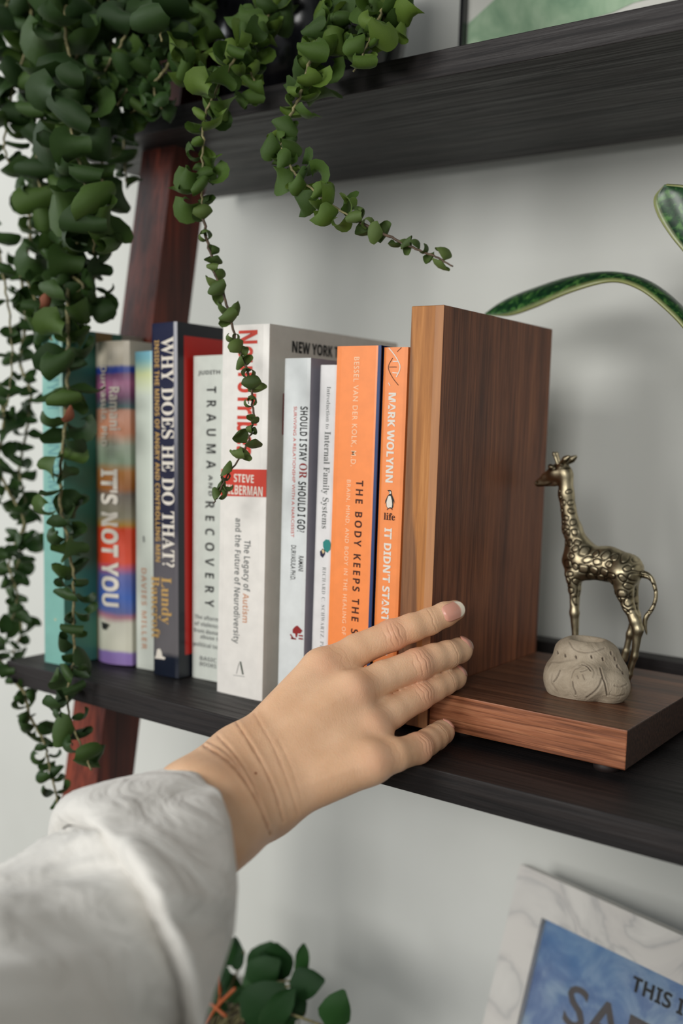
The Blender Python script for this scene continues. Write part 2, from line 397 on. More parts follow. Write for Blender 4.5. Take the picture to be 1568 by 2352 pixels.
# bird emblem
poly_on(j, [(894, 1130), (889, 1126), (896, 1125), (899, 1128), (900, 1136), (905, 1148), (907, 1158), (904, 1150), (903, 1164), (901, 1168), (891, 1168), (887, 1163), (886.5, 1152), (884, 1158), (885, 1150), (890, 1139), (893, 1136)], INK['black'], YB)
poly_on(j, [(892.5, 1139), (897.5, 1139), (900, 1148), (901, 1158), (900, 1166), (896, 1165), (892, 1167), (888.5, 1163), (888, 1153), (890, 1145)], INK['white'], YB, off=.0003)
poly_on(j, [(894.5, 1128), (898, 1129), (898.5, 1134), (893.5, 1134.5), (895.5, 1131.5)], INK['white'], YB, off=.0003)
stroke_on(j, [(892, 1167), (889, 1171)], INK['brown'], YB, 2.4); stroke_on(j, [(898.5, 1167), (901, 1171)], INK['brown'], YB, 2.4)
# helix drawing
stroke_on(j, [(893, 799), (908, 818), (918, 838), (917, 852), (910, 866)], INK['white'], YB, 2.6)
stroke_on(j, [(902, 822), (893, 838), (893, 850), (902, 868), (915, 885)], INK['brown'], YB, 1.6)
for q in (((912, 808), (922, 798)), ((894, 843), (911, 843))): stroke_on(j, q, INK['brown'], YB, 1.4)
for q in (((902, 830), (914, 830)), ((901, 856), (914, 857)), ((892, 879), (896, 886))): stroke_on(j, q, INK['white'], YB, 2.0)
# i: thick orange paperback with dark blue cover
NAVY = mcol('navy_cover', (22, 52, 104))
i_ = book('thick orange paperback with brown and pale lettering and a navy blue front cover', -.3531, -.3222, YB - .0012, .2138, ORA, side=NAVY)
YI = YB - .0012
link('cover_edge', box_me(-.3243, -.32235, YI - .00025, YI + .002, .0001, .2139), NAVY, i_)
spine_text(i_, 'BESSEL VAN DER KOLK, M.D.', INK['peach'], YI, 814, 820, 826, 1071, fat=.004, spacing='\u200a')
spine_text(i_, sbold('THE BODY KEEPS THE SCORE'), INK['brown'], YI, 818, 1103, 834, 1535, fat=.0, spacing='\u2009')
spine_text(i_, 'BRAIN, MIND, AND BODY IN THE HEALING OF TRAUMA', INK['peach'], YI, 797, 1102, 806, 1530, spacing='\u200a')
# h: slim pale paperback
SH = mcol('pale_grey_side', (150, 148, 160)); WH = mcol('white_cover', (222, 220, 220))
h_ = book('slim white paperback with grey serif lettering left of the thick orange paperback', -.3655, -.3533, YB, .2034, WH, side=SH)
spine_text(h_, serif('Introduction to'), INK['grey'], YB, 751, 888, 760, 985, fat=-.012)
spine_text(h_, serif('Internal Family Systems'), INK['grey'], YB, 746, 991, 760, 1214)
spine_text(h_, serif('RICHARD C. SCHWARTZ, PHD'), INK['grey'], YB, 741, 1302, 749, 1500, spacing='\u200a', fat=-.012)
poly_on(h_, [(742, 1245), (748, 1239), (756, 1240), (760, 1250), (758, 1262), (752, 1270), (745, 1264), (742, 1255)], INK['teal'], YB)
poly_on(h_, [(735, 1267), (741, 1260), (747, 1264), (746, 1274), (741, 1281), (736, 1276)], INK['navy'], YB, off=.0003)
poly_on(h_, [(739, 1263), (744, 1262), (746, 1268), (742, 1272)], INK['lgold'], YB, off=.0004)
# g
YG = .4815
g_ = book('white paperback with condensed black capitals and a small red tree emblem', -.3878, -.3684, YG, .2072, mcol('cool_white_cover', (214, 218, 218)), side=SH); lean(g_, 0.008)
spine_text(g_, sbold('SHOULD I STAY'), INK['black'], YG, 690, 934, 706, 1059)
spine_text(g_, serif('OR'), INK['dkred'], YG, 688, 1064, 705, 1099)
spine_text(g_, sbold('SHOULD I GO?'), INK['black'], YG, 685, 1106, 702, 1222)
spine_text(g_, 'SURVIVING A RELATIONSHIP WITH A NARCISSIST', INK['red'], YG, 675, 934, 682, 1234)
spine_text(g_, 'RAMANI', INK['black'], YG, 686, 1277, 697, 1312, fat=.01); spine_text(g_, 'DURVASULA PH.D.', INK['black'], YG, 669, 1252, 680, 1332, fat=.01)
poly_on(g_, [(672, 1446), (678, 1439), (683, 1437), (689, 1443), (694, 1449), (690, 1456), (684, 1455), (682, 1464), (679, 1464), (678, 1456), (672, 1454)], INK['dkred'], YG)
for q in (((667, 1457), (674, 1468)), ((686, 1460), (695, 1461)), ((686, 1467), (695, 1468)), ((668, 1466), (680, 1468))): stroke_on(g_, q, INK['dkred'], YG, 4)
# f
YF = .4764
f_ = book('tall thick white book with red title and a red author box', -.4326, -.3955, YF, .2270, mcol('warm_white_cover', (226, 222, 216)), name='thick_book', side=mcol('white_cover_front', (214, 208, 198)), depth=.14); lean(f_, 0.009)
spine_text(f_, sbold('NeuroTribes'), INK['red'], YF, 549, 760, 590, 1045, fat=.01)
poly_on(f_, [(508.5, 1077), (612.5, 1080), (611, 1143), (506.5, 1139)], INK['red'], YF)
flat_text(f_, sbold('STEVE'), INK['white'], YF - .0002, 537, 583, 1107, 1089); flat_text(f_, sbold('SILBERMAN'), INK['white'], YF - .0002, 516, 603, 1134, 1113)
spine_text(f_, sbold('The Legacy of'), INK['grey'], YF, 561, 1241, 575, 1358); spine_text(f_, sbold('Autism'), INK['orange'], YF, 558, 1363, 571, 1430)
spine_text(f_, sbold('and the Future of Neurodiversity'), INK['grey'], YF, 541, 1190, 554, 1477)
stroke_on(f_, [(552, 1520), (558, 1550)], INK['green'], YF, 5); stroke_on(f_, [(549, 1524), (543, 1548)], INK['grey'], YF, 1.5); stroke_on(f_, [(536, 1551), (562, 1555)], INK['grey'], YF, 1.2)
o = at(676, 806, x=-.3955)
put_text(f_, sbold('NEW YORK TIMES BESTSELLER'), INK['black'], (-.3955, o[1], o[2] - .001), (0, 1, 0), (0, 0, 1), .115, .0066, fat=.01)
link('printed_mark', mesh('bar', [(-.3953, .4905, .1866), (-.3953, .4960, .1866), (-.3953, .4960, .1617), (-.3953, .4905, .1617)], [(3, 2, 1, 0)]), INK['dkred'], f_)
# e
YE = .4924
e_ = book('pale grey-green paperback with widely spaced black capitals, left of the tall white book', -.4692, -.4345, YE, .2103, mcol('pale_green_cover', (204, 208, 200))); lean(e_, 0.024)
spine_text(e_, sbold('TRAUMA'), INK['black'], YE, 475, 889, 496, 1077, spacing='\u2002'); spine_text(e_, sbold('AND'), INK['black'], YE, 479, 1092, 488, 1140, spacing='\u2009')
spine_text(e_, sbold('RECOVERY'), INK['black'], YE, 472, 1152, 492, 1393, spacing='\u2002')
flat_text(e_, sbold('JUDITH HERMAN'), INK['black'], YE, 455, 575, 861, 852)
for k, (s, a, b) in enumerate((('The aftermath', 447, 520), ('of violence —', 447, 520), ('from domestic', 445, 520), ('abuse to', 460, 508), ('political terror', 444, 520))):
    flat_text(e_, sbold(s), INK['grey'], YE, a, b, 1420 + k * 15.5, 1411 + k * 15.5)
for k, s in enumerate(('BASIC', 'BOOKS')): flat_text(e_, sbold(s), INK['grey'], YE, 459, 497, 1516 + k * 13, 1507 + k * 13)
# d
YD = .481
D = mcol('navy_spine', (40, 40, 58), .2)
d_side = NT('navy_cover_with_red_panel')
tc = d_side.n('ShaderNodeTexCoord'); sp = d_side.n('ShaderNodeSeparateXYZ'); d_side.l(tc.outputs['Object'], sp.inputs[0])
gs = []
for ax, a, b in (('Y', YD + .0066, 1), ('Z', .0145, 1), ('Z', .2225, -1)):
    mm = d_side.n('ShaderNodeMath', operation='GREATER_THAN' if b > 0 else 'LESS_THAN', i_1=a); d_side.l(sp.outputs[ax], mm.inputs[0]); gs.append(mm.outputs[0])
m1 = d_side.n('ShaderNodeMath', operation='MULTIPLY'); d_side.l(gs[0], m1.inputs[0]); d_side.l(gs[1], m1.inputs[1])
m2 = d_side.n('ShaderNodeMath', operation='MULTIPLY'); d_side.l(m1.outputs[0], m2.inputs[0]); d_side.l(gs[2], m2.inputs[1])
d_side.set(Base_Color=d_side.mixc(m2.outputs[0], lin((20, 24, 36)), lin((200, 34, 26))), Roughness=.35)
DZ = .2308
d_ = book('glossy navy paperback with white serif title, gold name and a red cover panel', -.4935, -.4703, YD, DZ, band_mat('navy_to_grey_spine', [(0, lin((20, 26, 40))), (.055, lin((20, 26, 40))), (.07, lin((98, 94, 96))), (.36, lin((92, 88, 94))), (.42, lin((44, 44, 62))), (1, lin((34, 38, 66)))], DZ, .22), side=d_side.m); lean(d_, 0.034)
spine_text(d_, serif('WHY DOES HE DO THAT?'), INK['white'], YD, 371, 775, 399, 1300, fat=.004)
spine_text(d_, sbold('INSIDE THE MINDS OF ANGRY AND CONTROLLING MEN'), INK['gold'], YD, 355, 782, 365, 1288)
spine_text(d_, serif('Lundy'), INK['gold'], YD, 371, 1326, 394, 1433); spine_text(d_, serif('Bancroft'), INK['gold'], YD, 348, 1322, 367, 1464)
poly_on(d_, [(361, 1492), (367, 1490), (371, 1497), (373, 1508), (380, 1512), (378, 1516), (355, 1512), (358, 1506)], INK['white'], YD)
# c
YC = .4858
c_ = book('thin pale green paperback with a blue top, between the striped hardcover and the navy paperback', -.5150, -.4980, YC, .2132, band_mat('pale_green_blue_top', [(0, lin((214, 218, 208))), (.86, lin((208, 216, 204))), (.93, lin((206, 214, 160))), (.975, lin((130, 186, 194))), (1, lin((120, 180, 200)))], .2132)); lean(c_, 0.032)
spine_text(c_, sbold('DAVIES MILLER'), INK['orange'], YC, 325, 1305, 336, 1490, spacing='\u200a')
stroke_on(c_, [(330, 1232), (331, 1246)], INK['grey'], YC, 6)
# b
YBk = .4805
st = [(0, (136, 110, 170)), (.035, (136, 112, 176)), (.045, (206, 204, 186)), (.13, (206, 204, 188)), (.15, (176, 116, 130)), (.165, (92, 104, 160)), (.21, (58, 96, 176)), (.28, (96, 100, 160)), (.32, (216, 72, 42)), (.42, (226, 74, 40)), (.435, (190, 146, 60)), (.46, (152, 146, 124)), (.53, (110, 100, 90)), (.55, (158, 96, 40)), (.60, (188, 128, 70)), (.63, (146, 166, 140)), (.68, (160, 170, 150)), (.72, (206, 138, 104)), (.79, (204, 146, 120)), (.80, (70, 110, 110)), (.83, (112, 66, 100)), (.87, (166, 96, 136)), (.90, (120, 80, 120)), (.905, (46, 70, 160)), (.92, (46, 70, 160)), (.93, (208, 198, 178)), (1, (208, 198, 180))]
b_ = book('hardcover with rounded multicoloured striped spine and big white title', -.5509, -.5166, YBk + .003, .2195, band_mat('striped_dust_jacket', [(p, lin(c)) for p, c in st], .2195, .35), name='hardcover_book', hard=True, rnd=.0045); lean(b_, 0.036)
def curved_text(par, body, mat, y, *a, **k):
    o = spine_text(par, body, mat, y, *a, **k); me = o.data
    for v in me.vertices:
        s = min(1, max(0, (v.co.x + .5509) / .0343)); v.co.y = YBk + .003 - .0045 * math.sin(math.pi * s) - .0007
    return o
curved_text(b_, sbold("IT'S NOT YOU"), INK['white'], YBk - .0015, 232, 1078, 266, 1390, fat=.02)
curved_text(b_, sbold('Ramani'), INK['cream'], YBk - .0015, 252, 891, 270, 990); curved_text(b_, sbold('Durvasula, PhD'), INK['cream'], YBk - .0015, 231, 842, 246, 1026)
poly_on(b_, [(236, 1428), (243, 1432), (252, 1436), (247, 1441), (243, 1449), (238, 1444)], INK['black'], YBk - .002, off=.0012)
# a
YA = .4543
a_side = NT('teal_cover_front'); tc = a_side.n('ShaderNodeTexCoord'); sp = a_side.n('ShaderNodeSeparateXYZ'); a_side.l(tc.outputs['Object'], sp.inputs[0])
mr = a_side.n('ShaderNodeMapRange', i_1=.454, i_2=.554); a_side.l(sp.outputs['Y'], mr.inputs[0])
a_side.set(Base_Color=a_side.ramp(mr.outputs[0], [(0, lin((60, 120, 104))), (.295, lin((62, 122, 106))), (.30, lin((160, 124, 62))), (.44, lin((160, 124, 62))), (.45, lin((60, 128, 104))), (.53, lin((60, 128, 104))), (.54, lin((196, 186, 172))), (1, lin((196, 186, 172)))], 'LINEAR'), Roughness=.35)
a_ = book('tall light teal book at the left end of the row, behind hanging leaves', -.5722, -.5512, YA, .2265, mcol('teal_spine', (120, 172, 162)), name='thick_book', side=a_side.m, depth=.15); lean(a_, 0.029)
spine_text(a_, sbold('THE MYTH'), INK['tealdark'], YA, 108, 782, 132, 940); spine_text(a_, sbold('OF NORMAL'), INK['tealdark'], YA, 110, 960, 134, 1180)
stroke_on(a_, [(126, 1423), (129, 1425)], INK['lgold'], YA, 5)

# the left part of the row leans a little to the left
for bk in (a_, b_, c_, d_, e_, f_, g_):
    t = bk['lean_tan']; th = math.atan(t)
    # pivot on the left bottom edge
    half = max(abs(c.data.vertices[0].co.x + c.location.x) for c in bk.children if c.name.startswith('cover')) if False else 0.0
    bk.rotation_euler = (0, -th, 0); del bk['lean_tan']
# ------------------------------------------------------------------ implicit surfaces
def surface_nets(F, org, h):
    s = F < 0; nx, ny, nz = F.shape
    acc = np.zeros((nx - 1, ny - 1, nz - 1, 3), np.float32); cnt = np.zeros((nx - 1, ny - 1, nz - 1), np.float32)
    offs = [(i, j, k) for i in (0, 1) for j in (0, 1) for k in (0, 1)]
    sl = lambda o: tuple(slice(a, n - 1 + a) for a, n in zip(o, F.shape))
    for a in offs:
        for ax in range(3):
            if a[ax]: continue
            b = list(a); b[ax] = 1
            fa, fb = F[sl(a)], F[sl(b)]; m = (fa < 0) != (fb < 0)
            t = np.where(m, fa / np.where(m, fa - fb, 1), 0)
            for c in range(3): acc[..., c] += np.where(m, a[c] + (t if c == ax else 0), 0)
            cnt += m
    act = cnt > 0; idx = -np.ones(act.shape, np.int64); idx[act] = np.arange(act.sum())
    ijk = np.argwhere(act); P = (ijk + acc[act] / cnt[act][:, None]) * h + np.array(org)
    quads = []
    for ax in range(3):
        u, v = [(1, 2), (2, 0), (0, 1)][ax]
        A = [slice(None)] * 3; B = [slice(None)] * 3; A[ax] = slice(0, F.shape[ax] - 1); B[ax] = slice(1, F.shape[ax])
        sa, sb = s[tuple(A)], s[tuple(B)]; m = sa != sb
        e = np.argwhere(m); e = e[(e[:, u] > 0) & (e[:, v] > 0) & (e[:, u] < F.shape[u] - 1) & (e[:, v] < F.shape[v] - 1)]
        fl = sa[e[:, 0], e[:, 1], e[:, 2]]
        def g(du, dv):
            q = e.copy(); q[:, u] -= du; q[:, v] -= dv; return idx[q[:, 0], q[:, 1], q[:, 2]]
        Q = np.stack([g(1, 1), g(0, 1), g(0, 0), g(1, 0)], 1); Q[~fl] = Q[~fl][:, ::-1]; quads.append(Q)
    return P, np.concatenate(quads)
def np_mesh(name, P, Q):
    me = bpy.data.meshes.new(name); me.vertices.add(len(P)); me.vertices.foreach_set('co', P.astype(np.float32).ravel())
    me.loops.add(Q.size); me.loops.foreach_set('vertex_index', Q.ravel().astype(np.int32)); me.polygons.add(len(Q))
    me.polygons.foreach_set('loop_start', np.arange(0, Q.size, 4, dtype=np.int32)); me.polygons.foreach_set('loop_total', np.full(len(Q), 4, np.int32))
    me.update(); me.validate(); smooth(me); return me
def smin(a, b, k):
    if k <= 0: return np.minimum(a, b)
    hh = np.clip(.5 + .5 * (b - a) / k, 0, 1); return b * (1 - hh) + a * hh - k * hh * (1 - hh)
class Field:
    def __init__(s, lo, hi, h):
        s.h = h; s.lo = np.array(lo); n = np.ceil((np.array(hi) - s.lo) / h).astype(int) + 1
        s.ax = [(s.lo[i] + h * np.arange(n[i])).astype(np.float32) for i in range(3)]; s.n = n
    def cone(s, a, b, r1, r2, F=None, k=.003, pad=None):
        """round cone smooth-unioned into F (only near the primitive)"""
        a = np.array(a, float); b = np.array(b, float)
        if F is None: F = np.full(s.n, 1.0, np.float32)
        m = max(r1, r2) + k * 1.2 + .006
        i0 = [max(0, int((min(a[c], b[c]) - m - s.lo[c]) / s.h)) for c in range(3)]
        i1 = [min(s.n[c], int((max(a[c], b[c]) + m - s.lo[c]) / s.h) + 2) for c in range(3)]
        sl = tuple(slice(p, q) for p, q in zip(i0, i1)); X, Y, Z = np.meshgrid(*[s.ax[c][sl[c]] for c in range(3)], indexing='ij')
        d = b - a; L = float(d @ d) + 1e-12; t = np.clip(((X - a[0]) * d[0] + (Y - a[1]) * d[1] + (Z - a[2]) * d[2]) / L, 0, 1)
        D = np.sqrt((X - a[0] - t * d[0]) ** 2 + (Y - a[1] - t * d[1]) ** 2 + (Z - a[2] - t * d[2]) ** 2) - (r1 + (r2 - r1) * t)
        F[sl] = smin(F[sl], D.astype(np.float32), k); return F
    def ell(s, c, r, F=None, k=.003, sub=False, R=None):
        c = np.array(c, float); r = np.array(r, float)
        if F is None: F = np.full(s.n, 1.0, np.float32)
        m = r.max() + k * 1.2 + .006
        i0 = [max(0, int((c[q] - m - s.lo[q]) / s.h)) for q in range(3)]; i1 = [min(s.n[q], int((c[q] + m - s.lo[q]) / s.h) + 2) for q in range(3)]
        sl = tuple(slice(p, q) for p, q in zip(i0, i1)); G = np.stack(np.meshgrid(*[s.ax[q][sl[q]] for q in range(3)], indexing='ij'), -1) - c
        if R is not None: G = G @ R
        q0 = np.sqrt(((G / r) ** 2).sum(-1)); q1 = np.sqrt(((G / r ** 2) ** 2).sum(-1)) + 1e-9; D = (q0 * (q0 - 1) / q1).astype(np.float32)
        F[sl] = -smin(-F[sl], D, k) if sub else smin(F[sl], D, k); return F
    def mesh(s, F): return surface_nets(F, s.lo, s.h)
def subdivided(P, Q, lev=1, relax=2):
    me = np_mesh('tmp', P, Q); o = bpy.data.objects.new('tmp', me); COL.objects.link(o)
    m0 = o.modifiers.new('s', 'SMOOTH'); m0.factor = .5; m0.iterations = relax
    if lev: m = o.modifiers.new('u', 'SUBSURF'); m.levels = lev; m.render_levels = lev
    bpy.context.view_layer.update()
    r = bpy.data.meshes.new_from_object(o.evaluated_get(bpy.context.evaluated_depsgraph_get())); bpy.data.objects.remove(o); bpy.data.meshes.remove(me)
    smooth(r); return r
def getco(me):
    a = np.empty(len(me.vertices) * 3, np.float32); me.vertices.foreach_get('co', a); b = np.empty_like(a); me.vertices.foreach_get('normal', b); return a.reshape(-1, 3), b.reshape(-1, 3)
def setattr_f(me, name, v):
    a = me.attributes.new(name, 'FLOAT', 'POINT'); a.data.foreach_set('value', np.clip(v, 0, 1).astype(np.float32))
def poly_dist(P, pts):
    """distance of points to a polyline and to its projection"""
    best = np.full(len(P), 1e3)
    for a, b in zip(pts[:-1], pts[1:]):
        d = b - a; t = np.clip((P - a) @ d / (d @ d + 1e-12), 0, 1); best = np.minimum(best, np.linalg.norm(P - a - t[:, None] * d, axis=1))
    return best
rng = np.random.default_rng(5)

# ------------------------------------------------------------------ hand and forearm
def build_person():
    per = thing('person', 'person reaching in from the lower left in a white shirt, hand pressed to the bookend', 'person', (-.30, .40, -.02))
    W = lambda px, py, y: at(px, py, y=y)
    mm = .001
    fd = Field((-.375, .16, -.075), (-.245, .515, .095), .0011)
    # fingers: joints (px, py, y, radius mm)
    fingers = {
        'index': [(738, 1536, .427, 8.8), (820, 1493, .445, 8.5), (900, 1459, .4605, 8.3), (945, 1442, .468, 7.5), (985, 1428, .4768, 7.1), (1022, 1411, .4850, 6.6), (1045, 1402, .4905, 5.7)],
        'middle': [(806, 1592, .425, 9.1), (880, 1556, .445, 8.5), (958, 1527, .463, 8.6), (995, 1512, .473, 7.6), (1028, 1503, .4825, 7.3), (1055, 1494, .494, 6.7), (1062, 1490, .501, 6.0)],
        'ring': [(842, 1678, .424, 8.9), (900, 1636, .443, 8.1), (960, 1598, .4615, 8.1), (995, 1580, .472, 7.2), (1020, 1567, .481, 6.9), (1043, 1557, .492, 6.3), (1049, 1554, .499, 5.7)],
        'pinky': [(848, 1753, .408, 8.4), (905, 1735, .421, 8.0), (958, 1719, .4385, 7.6), (982, 1704, .4495, 6.7), (1000, 1693, .4585, 6.6), (1015, 1682, .4675, 6.2), (1020, 1680, .4735, 5.4)]}
    J = {k: [(W(a, b, y), r * mm) for a, b, y, r in v] for k, v in fingers.items()}
    palm = None
    wr, wu = W(545, 1752, .372), W(604, 1850, .366)
    PC = [(W(560, 1742, .376), J['index'][0][0], 13, 10.5), (W(575, 1770, .374), J['middle'][0][0], 14, 11.3), (W(592, 1808, .372), J['ring'][0][0], 14, 11.0), (W(606, 1842, .368), J['pinky'][0][0], 13, 10.3),
          (W(560, 1760, .386), W(690, 1610, .428), 12, 11), (W(600, 1840, .38), W(790, 1740, .412), 13, 12)]
    for a, b, r1, r2 in PC: palm = fd.cone(a, b, r1 * mm, r2 * mm, palm, .010)
    palm = fd.cone(wr, W(440, 1838, .336), .0165, .0185, palm, .012); palm = fd.cone(wu, W(500, 1915, .330), .0150, .0165, palm, .012)
    palm = fd.cone(W(470, 1878, .334), W(395, 1960, .322), .0225, .0225, palm, .012); palm = fd.cone(W(395, 1960, .322), W(290, 2080, .296), .0225, .023, palm, .012)
    # webs
    for (px, py, y, r) in ((803, 1530, .440, 5.5), (835, 1612, .438, 5.8), (866, 1700, .426, 6.5)): palm = fd.ell(W(px, py, y), (r * mm,) * 3, palm, .010)
    # thumb lies hidden behind the palm
    th = None
    for a, b in zip([W(575, 1775, .386), W(680, 1700, .425), W(760, 1650, .449)], [W(680, 1700, .425), W(760, 1650, .449), W(815, 1620, .460)]): th = fd.cone(a, b, .0105 if th is None else .0088, .009 if th is None else .0078, th, .003)
    palm = smin(palm, th, .005)
    F = palm
    for k, js in J.items():
        g = None
        for (a, r1), (b, r2) in zip(js[:-1], js[1:]): g = fd.cone(a, b, r1, r2, g, .0022)
        ks = {'index': .0055, 'middle': .0055, 'ring': .0055, 'pinky': .006}[k]
        # blend with the palm only near the root
        fld = smin(F, g, ks) if k in ('index', 'pinky') else smin(F, g, .0045)
        # keep fingers apart beyond the webs
        X, Y, Z = np.meshgrid(*fd.ax, indexing='ij'); root = js[0][0]; ax = js[2][0] - root; ax = ax / np.linalg.norm(ax)
        t = np.clip(((X - root[0]) * ax[0] + (Y - root[1]) * ax[1] + (Z - root[2]) * ax[2] - .016) / .008, 0, 1)
        F = fld * (1 - t) + np.minimum(F, g) * t; F = F.astype(np.float32)
    P, Q = fd.mesh(F)
    me = subdivided(P, Q, 2, 3)
    P, N = getco(me); D = np.zeros(len(P)); groove = np.zeros(len(P)); flush = np.zeros(len(P))
    view = CAM
    def local(js, i):
        c = js[i][0]; a = js[i + 1][0] - js[i - 1][0]; a = a / np.linalg.norm(a); n = view - c; n = n - a * (n @ a); n /= np.linalg.norm(n); s = np.cross(a, n)
        q = P - c; return q @ a, q @ s, q @ n, js[i][1]
    wob = np.sin(P[:, 0] * 900 + 1.3 * np.sin(P[:, 2] * 700)) * .00022 + np.sin(P[:, 2] * 1300 + P[:, 0] * 500) * .00012
    for k, js in J.items():
        u, s, n, r = local(js, 2)
        near = (np.abs(u) < .013) & (n > -.001) & (np.abs(s) < r * 1.15)
        sc = {'index': 1.0, 'middle': 1.05, 'ring': .95, 'pinky': .85}[k]
        vv = np.clip(1 - (s / (r * .98)) ** 2, 0, 1)
        D += np.where(near, .0007 * np.exp(-(u / .0048) ** 2) * np.exp(-(s / .0055) ** 2), 0)
        for u0, dep in ((-.0056, .22), (-.0028, .40), (.0000, .46), (.0026, .42), (.0054, .24)):
            uu = u0 * sc * (.35 + .65 * np.sqrt(vv)) + wob * 1.6
            d = np.exp(-((u - uu) / .00040) ** 2) * near * np.clip(vv * 1.5 - .35, 0, 1) * (.75 + .25 * np.sin(s * 700 + u0 * 3000))
            D -= dep * mm * .7 * d; groove = np.maximum(groove, d * dep * .7)
        flush = np.maximum(flush, np.exp(-(u / .007) ** 2) * near * .45)
        u, s, n, r = local(js, 4); near = (np.abs(u) < .006) & (n > -.001); vv = np.clip(1 - (s / r) ** 2, 0, 1)
        for u0, dep in ((-.0008, .20), (.0012, .08)):
            d = np.exp(-((u - u0 - .0012 * (1 - vv) - wob) / .0004) ** 2) * near * np.sqrt(vv); D -= dep * mm * d; groove = np.maximum(groove, d * dep)
        # finger pad/tip redness
        dt = np.linalg.norm(P - js[6][0], axis=1); flush = np.maximum(flush, np.clip(1 - dt / .012, 0, 1) * .7)
    # knuckles of the back of the hand and tendons
    for k, amt in (('index', .0007), ('middle', .0008), ('ring', .0005), ('pinky', .0002)):
        c = J[k][0][0]; a = J[k][1][0] - c; a /= np.linalg.norm(a); nn = view - c; nn -= a * (nn @ a); nn /= np.linalg.norm(nn)
        top = c + nn * J[k][0][1]; d = np.linalg.norm(P - top, axis=1); face = np.clip(N @ nn, 0, 1)
        D += amt * np.exp(-(d / .0065) ** 2) * face; flush = np.maximum(flush, .35 * np.exp(-(d / .009) ** 2) * face)
        u = (P - c) @ a; s = (P - c) @ np.cross(a, nn)
        m = (u > -.045) & (u < -.004); D += np.where(m, .0004 * np.exp(-(s / .0022) ** 2) * face * np.sin(np.clip((u + .045) / .041, 0, 1) * math.pi), 0)
        # fan wrinkles where finger meets hand
        for u0 in (.009, .0125):
            q = np.exp(-((u - u0 - wob * 3 + s * s * 30) / .0005) ** 2) * (np.abs(s) < .009) * face; D -= .00006 * q; groove = np.maximum(groove, .10 * q)
    # wrist creases
    nrm = view - wr; nrm /= np.linalg.norm(nrm)
    face = np.clip(N @ nrm, 0, 1) > .15
    for pts, dep in (([(468, 1712), (520, 1745), (560, 1790), (590, 1840), (612, 1890), (620, 1915)], .5), ([(530, 1640), (570, 1700), (605, 1760), (632, 1820), (650, 1885)], .3), ([(500, 1690), (545, 1740), (580, 1800), (604, 1862)], .26),
                     ([(470, 1700), (510, 1722), (545, 1760), (575, 1815)], .24), ([(585, 1640), (630, 1720), (662, 1800), (684, 1870)], .14), ([(640, 1700), (668, 1760), (690, 1830)], .08)):
        pw = [np.array(W(a, b, .372)) for a, b in pts]; pw = spline(pw, 4)
        # project the crease along the viewing direction: compare directions from the wrist frame
        pv = np.array([(p - view) / np.linalg.norm(p - view) for p in pw]); Pv = (P - view) / np.linalg.norm(P - view, axis=1)[:, None]
        near = np.linalg.norm(P - wr, axis=1) < .06; dd = np.full(len(P), 9.0); dd[near] = poly_dist(Pv[near], list(pv)) * .495
        q = np.exp(-((dd + wob) / .0006) ** 2) * face; D -= dep * mm * q; groove = np.maximum(groove, q * dep * .9); D += dep * mm * .5 * np.exp(-((dd - .0016) / .0011) ** 2) * face
    me.vertices.foreach_set('co', (P + N * D[:, None]).astype(np.float32).ravel()); me.update()
    # mole
    ml = W(587, 1776, .36); Pv = (P - view) / np.linalg.norm(P - view, axis=1)[:, None]; mv = (ml - view) / np.linalg.norm(ml - view)
    groove = np.maximum(groove, (np.linalg.norm(Pv - mv, axis=1) < .0014) * 1.0 * face)
    setattr_f(me, 'groove', groove); setattr_f(me, 'flush', flush)
    link('forearm_and_hand', me, M['skin'], per)
    # fingernails: lie on the flesh, whose height over the finger axis is read from the field
    def height(base, nrm_):
        t = np.linspace(.001, .013, 61); q = base[None] + t[:, None] * nrm_; ii = np.round((q - fd.lo) / fd.h).astype(int)
        ii = np.clip(ii, 0, np.array(F.shape) - 2); fr_ = (q - fd.lo) / fd.h; i0 = np.clip(np.floor(fr_).astype(int), 0, np.array(F.shape) - 2); w_ = fr_ - i0; val = 0
        for dx in (0, 1):
            for dy in (0, 1):
                for dz in (0, 1): val = val + F[i0[:, 0] + dx, i0[:, 1] + dy, i0[:, 2] + dz] * np.where(dx, w_[:, 0], 1 - w_[:, 0]) * np.where(dy, w_[:, 1], 1 - w_[:, 1]) * np.where(dz, w_[:, 2], 1 - w_[:, 2])
        out_ = np.where(val >= 0)[0]; return t[out_[0]] if len(out_) and out_[0] > 3 else None
    for k, (lw, ll, tiplen, tw) in {'index': (.0096, .0110, .0022, 0.0), 'middle': (.0095, .0095, .0008, 0.35), 'ring': (.0088, .009, .0008, 0.35), 'pinky': (.0075, .008, .0006, .35)}.items():
        js = J[k]; tip = js[6][0]; a = js[6][0] - js[4][0]; a /= np.linalg.norm(a); n = view - tip; n -= a * (n @ a); n /= np.linalg.norm(n)
        s = np.cross(a, n); n2 = n * math.cos(tw) + s * math.sin(tw) * -1; s2 = np.cross(a, n2); r = js[6][1]
        vs = []; tipv = []; nu, nv = 29, 17
        rows = []; rhs = []
        for al in np.linspace(-ll, 0, 9):
            for sd in np.linspace(-lw * .38, lw * .38, 7):
                hh = height(tip + a * al + s2 * sd, n2)
                if hh: rows.append([1, al * 1e2, (al * 1e2) ** 2, (sd * 1e2) ** 2]); rhs.append(hh)
        cf = np.linalg.lstsq(np.array(rows), np.array(rhs), rcond=None)[0]
